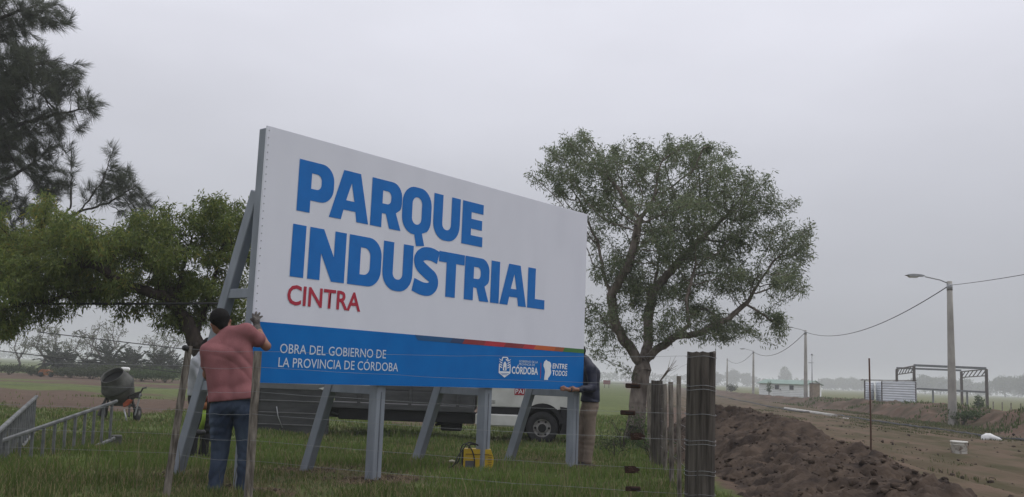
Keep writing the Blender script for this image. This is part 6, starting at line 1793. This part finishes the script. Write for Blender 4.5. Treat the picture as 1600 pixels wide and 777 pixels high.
tL = [board_at(890 - 0 * k, 606.5 + 1.4 * k, 0.02) for k in range(4)]; tR = [board_at(876, 605.5 + 1.4 * k, 0.02) for k in range(4)]
J['wrL'] = board_at(904, 609, 0.08)
person('man in navy jacket and khaki trousers holding the right end of the sign', J, (0.1, 0.99, 0.0), (-0.95, -0.1, -0.3), (-0.25, 0, 0.97), navy, khaki, 1.0, 0.010,
       {'L': (hL, tL, board_at(895, 603.8, 0.03)), 'R': (hR, tR, board_at(881, 603.6, 0.03))}, long_sleeve=True, bulk=1.06, jacket_collar=True)

# third worker, mostly hidden behind the man in pink
Y3 = 12.9
J = {'pelvis': at(312, 622, Y3), 'chest': at(312, 575, Y3 - 0.05), 'neck': at(318, 556, Y3 - 0.1), 'head': at(328, 545, Y3 - 0.12),
     'shL': at(326, 566, Y3 + 0.16), 'elL': at(336, 590, Y3 + 0.1), 'wrL': at(348, 600, Y3), 'shR': at(309, 566, Y3 - 0.18), 'elR': at(316, 594, Y3 - 0.25), 'wrR': at(334, 606, Y3 - 0.25),
     'hipL': at(317, 632, Y3 + 0.09), 'hipR': at(309, 632, Y3 - 0.09), 'knL': at(322, 672, Y3 + 0.1), 'knR': at(303, 672, Y3 - 0.1)}
gz3 = float(ground_z(J['pelvis'][0], J['pelvis'][1]))
for s, px, dy in (('L', 318, 0.1), ('R', 300, -0.1)):
    a_ = at(px, 700, Y3 + dy); J['ankle' + s] = np.array([a_[0], a_[1], gz3 + 0.085])
J['footL'] = J['footR'] = np.array([0.9, -0.3, 0]); J['hem'] = at(312, 616, Y3)
hk = J['wrR'] + np.array([0.07, 0, 0.0]); hl_ = J['wrL'] + np.array([0.07, 0, 0])
person('worker in pale grey shirt and dark trousers half hidden behind the man in pink', J, (-0.1, -0.99, 0), (0.9, -0.2, -0.3), (0.3, 0, 0.95), grey_cot, dark_cot, 0.8, 0.011,
       {'R': (hk, [hk + np.array([0.08, 0.02 * k - 0.03, -0.01]) for k in range(4)], hk + np.array([0.03, -0.03, 0.04])), 'L': (hl_, [hl_ + np.array([0.08, 0.02 * k - 0.03, -0.01]) for k in range(4)], hl_ + np.array([0.03, -0.03, 0.04]))})

# ================================================================== HAZE
hb = MB()
hb.box((0, 1200, 6.85), (2860, 2640, 16.3))
hm = bpy.data.materials.new('haze'); hm.use_nodes = True
ht = hm.node_tree
ht.nodes.remove(ht.nodes['Principled BSDF'])
pv = ht.nodes.new('ShaderNodeVolumePrincipled')
pv.inputs['Color'].default_value = (0.93, 0.95, 0.97, 1)
pv.inputs['Density'].default_value = 0.0011
pv.inputs['Anisotropy'].default_value = 0.0
ht.links.new(pv.outputs[0], ht.nodes['Material Output'].inputs['Volume'])
hz_o = hb.build('haze', hm)
tag(hz_o, 'pale even mist over the fields', kind='stuff')
